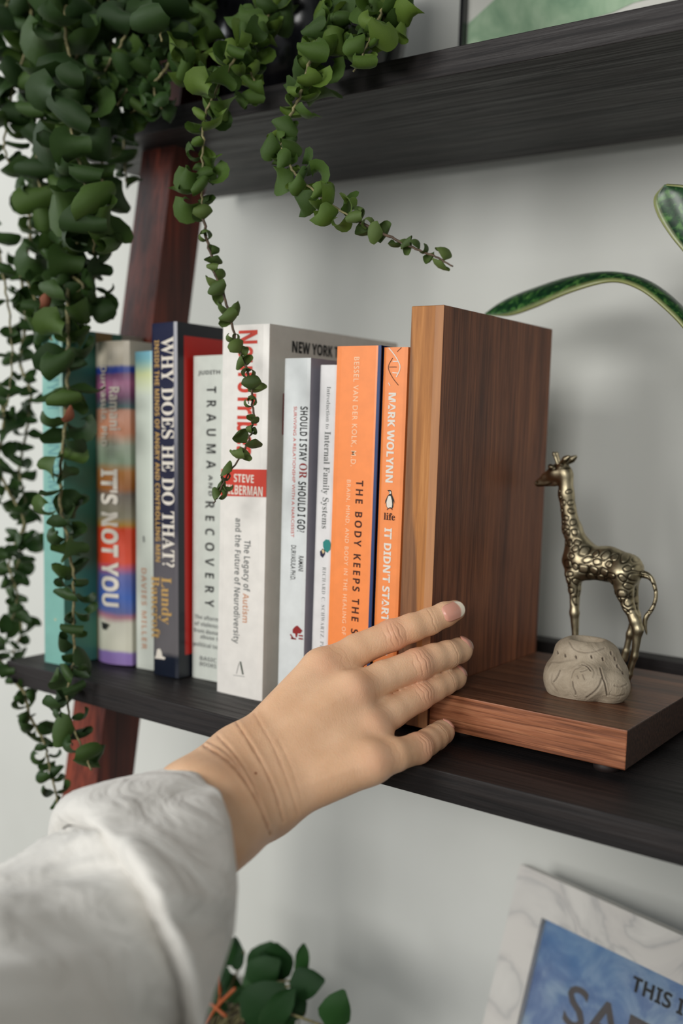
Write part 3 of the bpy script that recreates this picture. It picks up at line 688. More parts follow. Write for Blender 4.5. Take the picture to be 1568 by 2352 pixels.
        for iu in range(nu):
            uu = iu / (nu - 1)
            for iv in range(nv):
                v = iv / (nv - 1) * 2 - 1
                L0 = -ll * 1.0; L1 = ll * .12 + tiplen
                # rounded outline
                wsc = math.sqrt(max(0.02, 1 - (max(0, abs(uu - .5) - .12) / .38) ** 2.6)) if uu > .5 else math.sqrt(max(.02, 1 - (max(0, .38 - uu) / .38) ** 3.2))
                al = L0 + (L1 - L0) * uu; sd = v * lw / 2 * wsc; R = lw * .74
                dn = -(R - math.sqrt(max(1e-9, R * R - sd * sd))) - max(0, al) ** 2 * 22 - .0004 * abs(v) ** 4
                ac = min(al, 0) * 1e2; bed = cf[0] + cf[1] * (ac + max(al, 0) * 40) + cf[2] * ac * ac + cf[3] * (sd * 1e2) ** 2 + .00042 - .0009 * max(0, (uu < .12) * (.12 - uu) / .12)
                vs.append(tip + a * al + s2 * sd + n2 * bed); tipv.append(min(1, max(0, (al - (ll * .06 - abs(v) ** 2 * .0018)) / .0007 + .5)))
        fs = [(i * nv + jx, i * nv + jx + 1, (i + 1) * nv + jx + 1, (i + 1) * nv + jx) for i in range(nu - 1) for jx in range(nv - 1)]
        nm = mesh('fingernail', vs, fs, True); setattr_f(nm, 'tip', np.array(tipv)); no = link('fingernail', nm, M['nail'], per)
        sol = no.modifiers.new('thick', 'SOLIDIFY'); sol.thickness = .0006; sol.offset = -1
    # ---------------- sleeve
    def ring(T, B, Nn, bulge=.8, n=144):
        T, B, Nn = W(*T), W(*B), W(*Nn); C = (T + B) / 2; A = T - C; Bv = Nn - C; out = []
        for k in range(n):
            g = 2 * math.pi * k / n; c_, s_ = math.cos(g), math.sin(g); out.append(C + A * c_ + Bv * (s_ if s_ > 0 else s_ * bulge))
        return np.array(out)
    def loft(rings, sub=6, fold=None, seed=0, amp=.002):
        K = np.array(rings); m = []
        n = K.shape[1]
        cols = [spline([K[i, k] for i in range(K.shape[0])], sub) for k in range(n)]; G = np.array(cols).transpose(1, 0, 2)
        C = G.mean(1, keepdims=True); Nn = G - C; Nn /= np.linalg.norm(Nn, axis=2, keepdims=True)
        if fold is not None: G = G + Nn * fold(G.shape[0], n)[..., None]
        vs = G.reshape(-1, 3); fs = [(i * n + k, i * n + (k + 1) % n, (i + 1) * n + (k + 1) % n, (i + 1) * n + k) for i in range(G.shape[0] - 1) for k in range(n)]
        return mesh('loft', vs, fs, True)
    def wr_noise(seed, amp, fa=3, fb=2):
        r = random.Random(seed); terms = [(r.uniform(.5, fa), r.randint(1, fb * 2), r.uniform(0, 6.28), r.uniform(.3, 1)) for _ in range(9)]
        def f(m, n):
            u = np.linspace(0, 1, m)[:, None]; g = np.linspace(0, 2 * np.pi, n, endpoint=False)[None]; o = 0
            for a, b, p, wgt in terms: o = o + wgt * (1 - np.abs(np.sin(a * 3.1 * u + b * g * .5 * 2 + p))) ** 2
            return (o / 4 - .5) * amp
        return f
    R0 = ring((392, 1772, .343), (382, 2368, .275), (540, 1990, .292)); R0b = ring((375, 1774, .338), (386, 2375, .272), (524, 2000, .284))
    R1 = ring((262, 1800, .312), (392, 2400, .262), (468, 2040, .262)); R2 = ring((165, 1826, .292), (396, 2420, .25), (402, 2072, .242)); R2b = ring((136, 1862, .284), (392, 2425, .244), (375, 2088, .236))
    R2c = ring((150, 1895, .286), (380, 2415, .25), (352, 2100, .243))
    def cuff_fold(m, n):
        u = np.linspace(0, 1, m)[:, None]; g = np.linspace(0, 360, n, endpoint=False)[None]
        # diagonal crease from the ridge towards the rim
        ln = 78 + (1 - u) * 28; d = (g - ln) / 3.5; o = .0030 * np.exp(-d * d) * np.clip(u * 1.8, 0, 1) - .0036 * np.exp(-((g - ln - 10) / 7) ** 2) * np.clip(u * 1.5, 0, 1)
        o = o + .0022 * np.exp(-((g - 118 - 30 * u) / 4) ** 2) * u - .0020 * np.exp(-((g - 40 - 20 * u) / 8) ** 2)
        return o + wr_noise(3, .0045, 2, 2)(m, n)
    cuff = loft([R0, R0b, R1, R2, R2b, R2c], 6, cuff_fold)
    sl = link('sleeve_cuff', cuff, M['cloth'], per); so = sl.modifiers.new('t', 'SOLIDIFY'); so.thickness = .0011; so.offset = -1
    B0 = ring((175, 1885, .290), (372, 2400, .254), (372, 2092, .248)); B1 = ring((128, 1912, .282), (350, 2460, .245), (345, 2120, .236)); B2 = ring((0, 1992, .258), (310, 2560, .215), (220, 2200, .205))
    B3 = ring((-220, 2110, .215), (200, 2800, .165), (40, 2330, .150)); B4 = ring((-620, 2300, .15), (0, 3300, .095), (-300, 2600, .085))
    body = loft([B0, B1, B2, B3, B4], 8, wr_noise(11, .016, 3, 3))
    sb = link('shirt_sleeve', body, M['cloth'], per); so = sb.modifiers.new('t', 'SOLIDIFY'); so.thickness = .0011; so.offset = -1
build_person()

# ------------------------------------------------------------------ bronze giraffe
def build_giraffe():
    Y0 = .592
    def G(cx, cy, off=0.0):
        p = at(1180 + cx * .2891, 1000 + cy * .2891, y=Y0); return np.array([p[0], Y0 + off, p[2]])
    k = .2891 * .000264  # crop px -> metres
    fd = Field((-.286, .565, .022), (-.188, .619, .162), .0006); F = None
    def c(a, b, r1, r2, kk=.002, o1=0.0, o2=None):
        nonlocal F; o2 = o1 if o2 is None else o2; F = fd.cone(G(*a, o1), G(*b, o2), r1 * k, r2 * k, F, kk)
    # body
    c((530, 960), (560, 1010), 118, 128, .003); c((560, 1010), (740, 1020), 132, 128, .004); c((740, 1020), (900, 1065), 128, 126, .004)
    c((470, 760), (530, 950), 74, 105, .006); c((415, 470), (455, 730), 58, 70, .004); c((412, 330), (415, 470), 60, 58, .003)
    c((440, 1000), (480, 1080), 50, 60, .005)
    # head
    c((395, 285), (330, 300), 62, 60, .003); c((330, 300), (255, 330), 56, 34, .003); c((255, 330), (185, 380), 32, 24, .002); c((200, 390), (330, 380), 18, 26, .002)
    for sgn in (-1, 1):
        c((308, 246), (320, 250), 22, 22, .001, sgn * .0036); c((352, 215), (330, 148), 15, 12, .0015, sgn * .0018, sgn * .0020); c((330, 148), (326, 140), 15, 13, .001, sgn * .0020)
        c((392, 228), (435, 190), 18, 27, .002, sgn * .0036, sgn * .0048); c((435, 190), (462, 172), 27, 18, .001, sgn * .0048, sgn * .0050)
    # legs
    N, Fa = -.0060, .0066
    c((500, 1100), (505, 1220), 64, 40, .004, N); c((505, 1220), (512, 1400), 36, 34, .002, N); c((512, 1400), (520, 1620), 38, 24, .002, N); c((520, 1620), (522, 1795), 22, 26, .002, N); c((522, 1795), (512, 1820), 28, 32, .001, N)
    c((470, 1100), (465, 1240), 50, 30, .004, Fa); c((465, 1240), (452, 1600), 28, 22, .002, Fa); c((452, 1600), (448, 1770), 22, 24, .002, Fa); c((448, 1770), (438, 1785), 28, 30, .001, Fa)
    c((890, 1090), (905, 1230), 104, 66, .005, N); c((905, 1230), (935, 1340), 62, 46, .003, N); c((935, 1340), (992, 1462), 40, 44, .003, N); c((992, 1462), (1015, 1530), 42, 40, .002, N); c((1015, 1530), (985, 1740), 38, 26, .002, N); c((985, 1740), (940, 1880), 25, 27, .002, N); c((940, 1885), (918, 1925), 32, 34, .001, N)
    c((870, 1120), (905, 1330), 90, 50, .005, Fa); c((905, 1330), (935, 1450), 42, 38, .002, Fa); c((935, 1450), (890, 1590), 38, 28, .002, Fa); c((890, 1590), (858, 1730), 26, 24, .002, Fa); c((858, 1730), (840, 1790), 28, 32, .001, Fa)
    tail = [(1030, 1100), (1085, 1125), (1120, 1190), (1132, 1280), (1105, 1370), (1055, 1440), (1045, 1500), (1060, 1585)]; tr = [34, 22, 17, 16, 17, 21, 18, 6]; tail = [q[:2] for q in spline([(a, b, 0) for a, b in tail], 4)]; tr = list(np.interp(np.linspace(0, 7, len(tail)), range(8), tr))
    for i in range(len(tail) - 1): c(tail[i], tail[i + 1], tr[i] * .9, tr[i + 1] * .9, .0006, -.001)
    P, Q = fd.mesh(F); me = subdivided(P, Q, 1, 2); P, Nn = getco(me)
    D = np.zeros(len(P)); gr = np.zeros(len(P))
    spots = []
    r = random.Random(4)
    for t in np.linspace(.08, 1, 11):   # neck
        cx = 405 + 60 * t ** 2; cy = 400 + 420 * t
        for q in (-1, 0, 1): spots.append((cx + q * (36 + 14 * t) + r.uniform(-4, 4), cy + r.uniform(-10, 10), 13 + 7 * t, 18 + 6 * t))
    for gy in range(7):
        for gx in range(9):
            cx = 450 + gx * 68 + (gy % 2) * 30 + r.uniform(-10, 10); cy = 850 + gy * 66 + gx * 10 + r.uniform(-10, 10)
            spots.append((cx, cy, r.uniform(20, 34), r.uniform(20, 36)))
    for (cx, cy) in ((470, 950), (905, 1170), (910, 1245), (880, 1250)): spots.append((cx, cy, 32, 24))
    # spot test on the side of the figure (both flanks)
    o = G(0, 0); ex = G(1, 0) - o; ez = G(0, 1) - o; A = np.array([[ex[0], ez[0]], [ex[2], ez[2]]]); uv = np.linalg.solve(A, (P[:, [0, 2]] - o[[0, 2]]).T).T
    used = []
    for sx, sy, ra, rb in spots:
        if any(math.hypot(sx - a, sy - b) < 42 + (sy > 900) * 10 for a, b in used): continue
        used.append((sx, sy)); ang = r.uniform(0, 3.1); dx = uv[:, 0] - sx; dy = uv[:, 1] - sy; ca, sa = math.cos(ang), math.sin(ang)
        e = np.abs((dx * ca + dy * sa) / ra) ** 2.6 + np.abs((-dx * sa + dy * ca) / rb) ** 2.6; e = e ** (1 / 2.6)
        side = np.clip(np.abs(Nn[:, 1]) * 2.2 - .2, 0, 1); lim = (uv[:, 1] > 370) & (uv[:, 1] < 1310)
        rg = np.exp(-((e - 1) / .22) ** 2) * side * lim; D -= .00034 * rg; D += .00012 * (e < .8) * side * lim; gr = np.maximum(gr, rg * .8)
    # face lines and ears
    for pts, dep, wd in (([(275, 232), (300, 222), (335, 232), (345, 255)], .5, 9), ([(280, 262), (305, 268), (332, 258)], .5, 8), ([(180, 398), (240, 400), (300, 372)], .4, 7), ([(395, 222), (440, 200), (462, 172)], .5, 9), ([(385, 245), (430, 250), (475, 240)], .35, 8), ([(185, 372), (192, 366)], .4, 7)):
        dd = poly_dist(np.c_[uv, np.zeros(len(uv))], [np.array([a, b, 0.0]) for a, b in pts]); q = np.exp(-(dd / wd) ** 2) * (np.abs(Nn[:, 1]) > .2); D -= dep * .001 * q; gr = np.maximum(gr, q * .8)
    P2 = P + Nn * D[:, None]; P2[:, 2] = np.maximum(P2[:, 2], .02535)
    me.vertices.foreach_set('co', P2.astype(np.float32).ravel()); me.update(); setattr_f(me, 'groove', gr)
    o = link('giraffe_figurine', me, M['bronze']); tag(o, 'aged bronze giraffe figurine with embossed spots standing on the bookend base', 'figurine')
build_giraffe()

# ------------------------------------------------------------------ clay tealight holder
def build_clay():
    Y0 = .541
    def C(px, py, off=0.0, y=Y0): p = at(px, py, y=y + off); return p
    c0 = C(1343, 1546); s = .000236
    fd = Field(c0 - np.array([.032, .030, .024]), c0 + np.array([.032, .030, .026]), .0007); F = None
    F = fd.ell(c0 + np.array([0, .002, -.0015]), (.0222, .0205, .0160), F, .004)
    F = fd.ell(C(1300, 1560, -.006), (.0115, .013, .0125), F, .006); F = fd.ell(C(1315, 1580, -.010), (.0125, .010, .0085), F, .004); F = fd.ell(C(1352, 1565, -.012), (.0130, .011, .0105), F, .004)
    F = fd.ell(C(1400, 1576, -.005), (.0108, .012, .0105), F, .002); F = fd.ell(C(1345, 1500, .002), (.0150, .015, .0088), F, .005); F = fd.ell(C(1392, 1545, .004), (.0110, .013, .0100), F, .004)
    F = fd.ell(C(1348, 1492, .003), (.0165, .0150, .0062), F, .006); F = fd.ell(C(1350, 1462, .003), (.0088, .0090, .0075), F, .0022, sub=True)
    P, Q = fd.mesh(F); me = subdivided(P, Q, 1, 3); P, N = getco(me); D = np.zeros(len(P)); gr = np.zeros(len(P))
    Pv = (P - CAM) / np.linalg.norm(P - CAM, axis=1)[:, None]; face = (N @ ((CAM - c0) / np.linalg.norm(CAM - c0))) > .05
    def cr(pts, dep, wd, rim=.3):
        nonlocal D, gr
        pw = np.array(spline([np.array([1180 + a * .2891, 1000 + b * .2891, 0.0]) for a, b in pts], 3)) if len(pts) > 2 else np.array([[1180 + a * .2891, 1000 + b * .2891, 0.0] for a, b in pts])
        pv = [at(a, b, y=Y0) - CAM for a, b, _ in pw]; pv = [q / np.linalg.norm(q) for q in pv]; dd = poly_dist(Pv, pv) * .56
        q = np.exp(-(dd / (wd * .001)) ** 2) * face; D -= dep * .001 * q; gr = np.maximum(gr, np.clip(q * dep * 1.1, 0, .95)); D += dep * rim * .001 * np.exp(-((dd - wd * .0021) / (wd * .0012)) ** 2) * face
    for pts, dep, wd in (([(365, 1865), (350, 1905), (330, 1940), (312, 1958)], .6, .32), ([(520, 1840), (480, 1860), (460, 1900), (455, 1925)], .3, .3), ([(545, 1820), (580, 1835), (610, 1870)], .7, .3), ([(530, 1875), (560, 1868), (580, 1858)], .4, .3),
                         ([(465, 1960), (470, 2000), (488, 2040), (490, 2060)], .7, .3), ([(500, 1910), (510, 1930)], .5, .28), ([(545, 1900), (560, 1940)], .5, .28), ([(685, 1850), (705, 1920), (725, 1980), (740, 2065)], .7, .35),
                         ([(700, 1930), (680, 1990), (640, 2040), (580, 2085)], .4, .5), ([(270, 1830), (300, 1800), (360, 1800), (420, 1790), (500, 1780)], .2, .5), ([(440, 1640), (480, 1700), (560, 1725), (650, 1715), (720, 1690)], .35, .35), ([(300, 1900), (295, 1960), (340, 2030)], .2, .5),
                         ([(500, 1850), (540, 1822), (600, 1828), (640, 1880), (630, 1920)], .2, .45), ([(800, 1990), (850, 2000), (895, 1980)], .3, .4), ([(760, 2060), (820, 2075), (880, 2060)], .2, .4), ([(820, 1830), (850, 1870)], .4, .35)):
        cr(pts, dep, wd)
    for a, b in ((342, 1725), (403, 1750), (490, 1762), (705, 1778), (770, 1730), (800, 1775), (820, 1835), (862, 1885), (615, 1760)): cr([(a, b - 7), (a + 4, b + 7)], 1.0, .38, .15)
    P2 = P + N * D[:, None]; P2[:, 2] = np.maximum(P2[:, 2], .0254); me.vertices.foreach_set('co', P2.astype(np.float32).ravel()); me.update(); setattr_f(me, 'groove', gr)
    o = link('clay_candle_holder', me, M['clay']); tag(o, 'lumpy grey clay candle holder with pinched grooves in front of the giraffe', 'candle holder')
build_clay()

# ------------------------------------------------------------------ leaves
def leaf_me(L=1.0, W=.85, curl=2.2, roll=.9, nu=9, nv=5, twist=.0, seed=0, point=1.0, late=1.7):
    """broad blunt leaf whose tip rolls back under itself"""
    r = random.Random(seed); vs = []; fs = []; x = z = 0.0
    for i in range(nu):
        u = i / (nu - 1); th = curl * (u ** late) + .15 * math.sin(4 * u + seed)
        if i: x += math.cos(th) * L / (nu - 1); z -= math.sin(th) * L / (nu - 1)
        wd = W * .5 * min(1, (u * 4.2 + .05)) ** .6 * (1 - max(0, (u - .55) / .45) ** 2.2 * (.35 + .5 * point)); wd = max(wd, .02)
        nx, nz = math.sin(th), math.cos(th)
        for j in range(nv):
            v = j / (nv - 1) * 2 - 1; rl = roll * (1 - .5 * u) + .01; ph = rl * v * (1 + .25 * math.sin(3 * u + seed)); Rr = wd / abs(rl)
            y = Rr * math.sin(ph); dn = Rr * (1 - math.cos(ph)) * (1 if roll > 0 else -1) + .05 * math.sin(5 * u + 2.5 * v + seed) * abs(v) ** 2
            dn += twist * v * u * .22
            vs.append((x - nx * dn, y, z - nz * dn))
    for i in range(nu - 1):
        for j in range(nv - 1): a = i * nv + j; fs.append((a, a + 1, a + nv + 1, a + nv))
    return mesh('leaf', vs, fs, True)
def leafset(mat, specs):
    out = []
    for i, s in enumerate(specs):
        me = leaf_me(seed=i * 1.7, **s); me.materials.append(M[mat]); out.append(me)
    return out
BIG = leafset('leaf_dark', [dict(curl=3.4, roll=.5, W=.85), dict(curl=4.4, roll=.35, W=.8), dict(curl=2.4, roll=.9, W=.85), dict(curl=3.0, roll=-.5, W=.8, twist=1.0), dict(curl=3.8, roll=.4, W=.75, twist=-1.0), dict(curl=1.3, roll=.7, W=.75), dict(curl=5.2, roll=.3, W=.85)])
MID = leafset('leaf_mid', [dict(curl=3.6, roll=.5, W=.8, twist=1.0), dict(curl=2.0, roll=1.0, W=.85, twist=-1.2), dict(curl=5.0, roll=.3, W=.8), dict(curl=2.8, roll=-.6, W=.8, twist=1.2), dict(curl=3.2, roll=.9, W=.85, twist=-.8), dict(curl=5.6, roll=.5, W=.75, point=.5)])
SML = leafset('leaf_small', [dict(curl=4.2, roll=.5, W=.7, late=1.1), dict(curl=3.6, roll=.7, W=.8, late=1.2), dict(curl=4.8, roll=.3, W=.55, late=1.0), dict(curl=2.8, roll=.8, W=.85), dict(curl=4.0, roll=.8, W=.75, twist=.8)])
lr = random.Random(21)
def vine(parent, pts, rad, leaves, sizes, step, mat='stem', jit=.004, start=0.0, pairs=True, droop=.35, name='vine', extra=None, thin=1.0):
    """pts world polyline; leaves list of meshes; sizes (s0,s1) leaf length from root to tip; step fraction of the leaf size"""
    P = spline(pts, 8); n = len(P)
    P = [p + np.array([lr.uniform(-1, 1), lr.uniform(-1, 1), 0]) * .0006 for p in P]
    rr = [rad * (1 - .55 * i / n) for i in range(n)]
    v = link(name, tube_me([V(p) for p in P], rr, 7), M[mat], parent)
    seg = [0.0]
    for a, b in zip(P[:-1], P[1:]): seg.append(seg[-1] + np.linalg.norm(b - a))
    tot = seg[-1]; s = start * tot; ang = lr.uniform(0, 6); out = []
    while s < tot:
        i = max(0, min(n - 2, int(np.searchsorted(seg, s)) - 1)); f = (s - seg[i]) / max(1e-9, seg[i + 1] - seg[i]); p = P[i] * (1 - f) + P[i + 1] * f
        t = V(P[i + 1] - P[i]).normalized(); u = s / tot; L = (sizes[0] + (sizes[1] - sizes[0]) * u) * lr.uniform(.75, 1.2)
        a = t.orthogonal().normalized(); b = t.cross(a); ang += 1.35 + lr.uniform(-.3, .3)
        for q in ((0, 1) if pairs else (0,)):
            if lr.random() > thin: continue
            g = ang + math.pi * q + lr.uniform(-.25, .25); d = (a * math.cos(g) + b * math.sin(g)); d = (d + t * lr.uniform(.0, .5) + Vector((0, 0, -droop * lr.uniform(.2, 1)))).normalized()
            side = t.cross(d).normalized(); up = d.cross(side).normalized() if side.length > .1 else Vector((0, 0, 1))
            roll = lr.uniform(-.7, .7); up = (Matrix.Rotation(roll, 3, d) @ up); side = up.cross(d)
            if lr.random() < .15: up = -up; side = -side
            m = Matrix((d, side, up)).transposed().to_4x4(); m = Matrix.Translation(V(p) + d * rad * .7) @ m @ Matrix.Scale(L, 4)
            out.append((L, m, leaves[lr.randrange(len(leaves))]))
        s += step * L * lr.uniform(.8, 1.2)
    return v, out
def finish_leaves(recs, cap):
    """recs: (vine object, L, matrix, mesh). Largest as leaf parts, rest joined per plant"""
    def shown(r):
        p = np.array(r[2].translation); v = RC.T @ (p - CAM); d = -v[2]; px = CX + FPX * v[0] / d; py = CY - FPX * v[1] / d
        vis = 1.0 if (-40 < px < 1600 and -40 < py < 2390) else .05
        return -(r[1] / d) * vis * (.35 if p[1] > .505 else 1.0)
    recs.sort(key=shown)
    for v, L, m, me in recs[:cap]:
        o = bpy.data.objects.new('leaf', me); COL.objects.link(o); o.parent = v
        base = v.location + v.parent.location; o.matrix_basis = Matrix.Translation(-base) @ m if False else m
        if me.materials[0] is M['leaf_dead']: o['label'] = 'dried brown curled leaf'
    rest = recs[cap:]
    if rest:
        vs = []; fs = []
        for v, L, m, me in rest:
            b = len(vs); vs += [m @ x.co for x in me.vertices]; fs += [tuple(b + i for i in p.vertices) for p in me.polygons]
        o = link('foliage', mesh('foliage', vs, fs, True), M['leaf_dark'], rest[0][0].parent); o['kind'] = 'stuff'
def WP(lst): return [at(a, b, y=y) for a, b, y in lst]
# ---- plant in black pot
pl = thing('trailing_plant', 'trailing plant with light green curled leaves and two long thin vines dangling before the books', 'plant', (-.475, .605, .3806))
PCX, PCY = -.475, .605
link('pot', lathe_me([(.050, 0), (.056, .003), (.068, .05), (.074, .10), (.0755, .128), (.073, .130), (.070, .126), (.068, .112), (.0, .110)], 56, (PCX, PCY, .3807)), M['pot_black'], pl)
link('soil', lathe_me([(.0, .1085), (.0675, .1085), (.0675, .112), (.03, .118), (.0, .12)], 32, (PCX, PCY, .3807)), M['soil'], pl)
rim = lambda dx, dy, z=.50: np.array([PCX + dx, PCY + dy, z])
recs = []
def addv(*a, **k):
    v, o = vine(pl, *a, **k); recs.extend((v, L, m, me) for L, m, me in o); return v
# centre vine one
c1 = [rim(.0, -.02, .505), rim(.03, -.07, .515)] + WP([(612, 20, .500), (580, 80, .478), (550, 120, .466), (505, 190, .458), (472, 262, .452), (466, 330, .450), (463, 420, .449), (464, 490, .449)])
addv(c1, .0012, MID, (.0215, .0165), .44, start=.3, droop=.5)
c1b = WP([(464, 490, .449), (480, 570, .448), (498, 640, .446), (520, 700, .445), (545, 790, .443), (570, 860, .441), (580, 930, .439), (576, 990, .438), (556, 1040, .436), (527, 1085, .435), (505, 1125, .434), (492, 1155, .434)])
addv(c1b, .0009, SML, (.0130, .0105), .80, mat='stem_dark', start=.02, droop=.1)
# centre vine two
c2 = [rim(.02, -.02, .505), rim(.06, -.06, .52)] + WP([(772, 0, .500), (745, 60, .485), (712, 140, .472), (690, 215, .465), (660, 280, .460), (645, 335, .458), (668, 385, .456), (705, 425, .454), (760, 470, .452), (800, 495, .451)])
addv(c2, .0012, MID, (.0225, .0135), .42, start=.25, droop=.4)
c2b = WP([(800, 495, .451), (850, 522, .450), (905, 548, .449), (955, 572, .448), (1005, 592, .447), (1040, 612, .446)])
addv(c2b, .0009, SML, (.0135, .0115), .72, mat='stem_dark', start=.12, droop=.0, thin=.9)
# clumps at the pot
for i, (a, b) in enumerate((([rim(.05, -.03, .505), rim(.085, -.06, .52)] + WP([(905, -10, .505), (880, 20, .49), (858, 70, .482), (835, 120, .478), (812, 165, .476)]), .0185),
              ([rim(.04, -.04, .505)] + WP([(860, -30, .52), (800, 30, .50), (770, 90, .49), (720, 150, .482), (710, 210, .48)]), .018),
              ([rim(.01, -.04, .505)] + WP([(640, -20, .52), (600, 60, .49), (560, 120, .48), (585, 190, .476), (560, 235, .475)]), .0185),
              ([rim(-.03, -.05, .505)] + WP([(455, 20, .50), (440, 120, .475), (420, 150, .47), (480, 190, .468)]), .016),
              ([rim(.06, -.01, .505)] + WP([(880, 30, .50), (862, 90, .49), (840, 110, .488)]), .019))):
    addv(a, .0011, MID, (b * 1.2, b * 1.1), .36, start=.3, droop=.5)
finish_leaves(recs, 300); recs = []
pl = thing('trailing_plant', 'dense trailing plant with large dark rolled leaves hanging down over the left shelf end', 'plant', (-.592, .60, .3806))
link('pot', lathe_me([(.034, 0), (.038, .003), (.046, .05), (.050, .095), (.0505, .104), (.049, .106), (.046, .100), (.045, .09), (.0, .088)], 48, (-.592, .602, .3807)), M['pot_black'], pl)
link('soil', lathe_me([(.0, .086), (.0445, .0865), (.0445, .09), (.02, .095), (.0, .096)], 28, (-.592, .602, .3807)), M['soil'], pl)
# left mass of large leaves hanging over the shelf end
LV = [
 ([(200, -120, .50), (160, -20, .47), (150, 60, .45), (165, 170, .445), (165, 300, .44), (190, 400, .44), (215, 500, .44), (215, 580, .445)], 0.0409, 0.0356, 0.31),
 ([(120, -100, .50), (70, -20, .47), (70, 80, .46), (30, 200, .455), (10, 330, .45), (25, 385, .45)], 0.0343, 0.0264, 0.50),
 ([(260, -100, .52), (250, 0, .49), (255, 120, .48), (245, 250, .475), (235, 380, .47), (240, 500, .47), (215, 610, .47), (228, 740, .47)], 0.0343, 0.0264, 0.41),
 ([(170, -60, .52), (120, 40, .48), (110, 150, .47), (95, 260, .465), (85, 370, .46), (100, 470, .46), (110, 560, .46), (130, 640, .455)], 0.0343, 0.0317, 0.38),
 ([(340, -80, .52), (320, 0, .49), (300, 60, .475), (260, 130, .47), (215, 200, .465), (150, 260, .46)], 0.0343, 0.0290, 0.38),
 ([(400, -80, .52), (390, -10, .48), (375, 40, .462), (370, 95, .455)], 0.0343, 0.0343, 0.45),
 ([(30, -80, .50), (20, 0, .465), (-5, 80, .455), (-20, 200, .45)], 0.0370, 0.0290, 0.45),
 ([(300, -60, .53), (230, 30, .50), (180, 120, .49), (140, 200, .485), (60, 260, .48)], 0.0330, 0.0290, 0.45),
 ([(330, -60, .55), (300, 30, .52), (330, 130, .515), (290, 230, .51), (285, 360, .505), (290, 420, .50)], 0.0290, 0.0211, 0.54),
 # main front rope further down
 ([(150, 600, .452), (155, 690, .448), (155, 780, .444), (155, 880, .442), (150, 970, .440), (140, 1070, .438), (140, 1160, .436), (155, 1240, .434), (170, 1330, .432), (168, 1420, .430), (170, 1510, .428), (155, 1590, .426), (165, 1660, .424), (190, 1720, .422), (210, 1770, .420)], 0.0271, 0.0224, 0.52),
 # thin stem at the far left
 ([(-30, 500, .45), (0, 590, .45), (18, 700, .45), (28, 800, .45), (22, 900, .45), (5, 960, .45)], 0.0224, 0.0185, 1.17),
 # blurred strands behind
 ([(60, 430, .48), (70, 540, .48), (50, 640, .48), (60, 740, .48), (45, 830, .48), (70, 900, .48), (60, 990, .48), (45, 1080, .48), (60, 1170, .48), (50, 1260, .48), (30, 1350, .48), (50, 1440, .48), (30, 1500, .48)], 0.0224, 0.0172, 0.68),
 ([(0, 880, .46), (10, 980, .46), (-5, 1060, .46), (20, 1130, .46), (55, 1200, .46), (20, 1290, .46), (40, 1370, .46), (20, 1450, .46)], 0.0238, 0.0185, 0.72),
 ([(-30, 1480, .44), (20, 1545, .44), (55, 1590, .44), (70, 1650, .44), (100, 1700, .44), (115, 1770, .44), (135, 1850, .44)], 0.0185, 0.0158, 0.56),
 ([(130, 640, .46), (100, 720, .455), (120, 780, .455), (60, 640, .46)], 0.0264, 0.0238, 0.54), ([(20, -60, .56), (60, 60, .55), (50, 160, .55), (110, 240, .55)], .034, .030, .42),
 ([(240, -60, .57), (200, 60, .56), (230, 160, .555), (260, 220, .55)], .034, .030, .42),
 ([(330, -80, .50), (350, 20, .49), (345, 110, .485), (300, 190, .48), (260, 260, .475)], .032, .026, .40),
 ([(140, -80, .55), (150, 60, .54), (90, 140, .54), (150, 230, .53), (210, 300, .52)], .034, .030, .38),
 ([(180, 560, .455), (120, 600, .455), (190, 660, .455), (110, 720, .455), (200, 740, .46)], .027, .022, .42),
 ([(400, 60, .485), (390, 140, .478), (352, 200, .474), (372, 250, .472)], .022, .018, .36),
 ([(340, 60, .49), (330, 150, .485), (360, 215, .482), (300, 260, .48)], .026, .022, .36),
 ([(100, 380, .47), (180, 420, .47), (120, 480, .47), (200, 540, .47)], .030, .026, .42),
]
for k, (pp, s0, s1, stp) in enumerate(LV):
    wp = WP(pp)
    if k < 9: wp = [np.array([-.598 + .006 * (k % 3), .575 - .003 * k, .478])] + wp
    dark = addv(wp, .0014 if k != 10 else .001, BIG, (s0 * .87, s1 * .87), stp, start=.08 if k < 9 else 0.0, droop=.7)
# a few dried leaves
dead = [leaf_me(seed=9, curl=2.4, roll=1.3, W=.7), leaf_me(seed=5, curl=1.8, roll=1.2, W=.6)]
for d in dead: d.materials.append(M['leaf_dead'])
for (px, py, y, L, me) in ((110, 690, .437, .017, dead[0]), (163, 950, .432, .016, dead[1])):
    p = V(at(px, py - 20, y=y)); m = Matrix.Translation(p) @ Matrix.Rotation(1.3, 4, 'Y') @ Matrix.Scale(L, 4); recs.append((dark, .5, m, me))
finish_leaves(recs, 300)

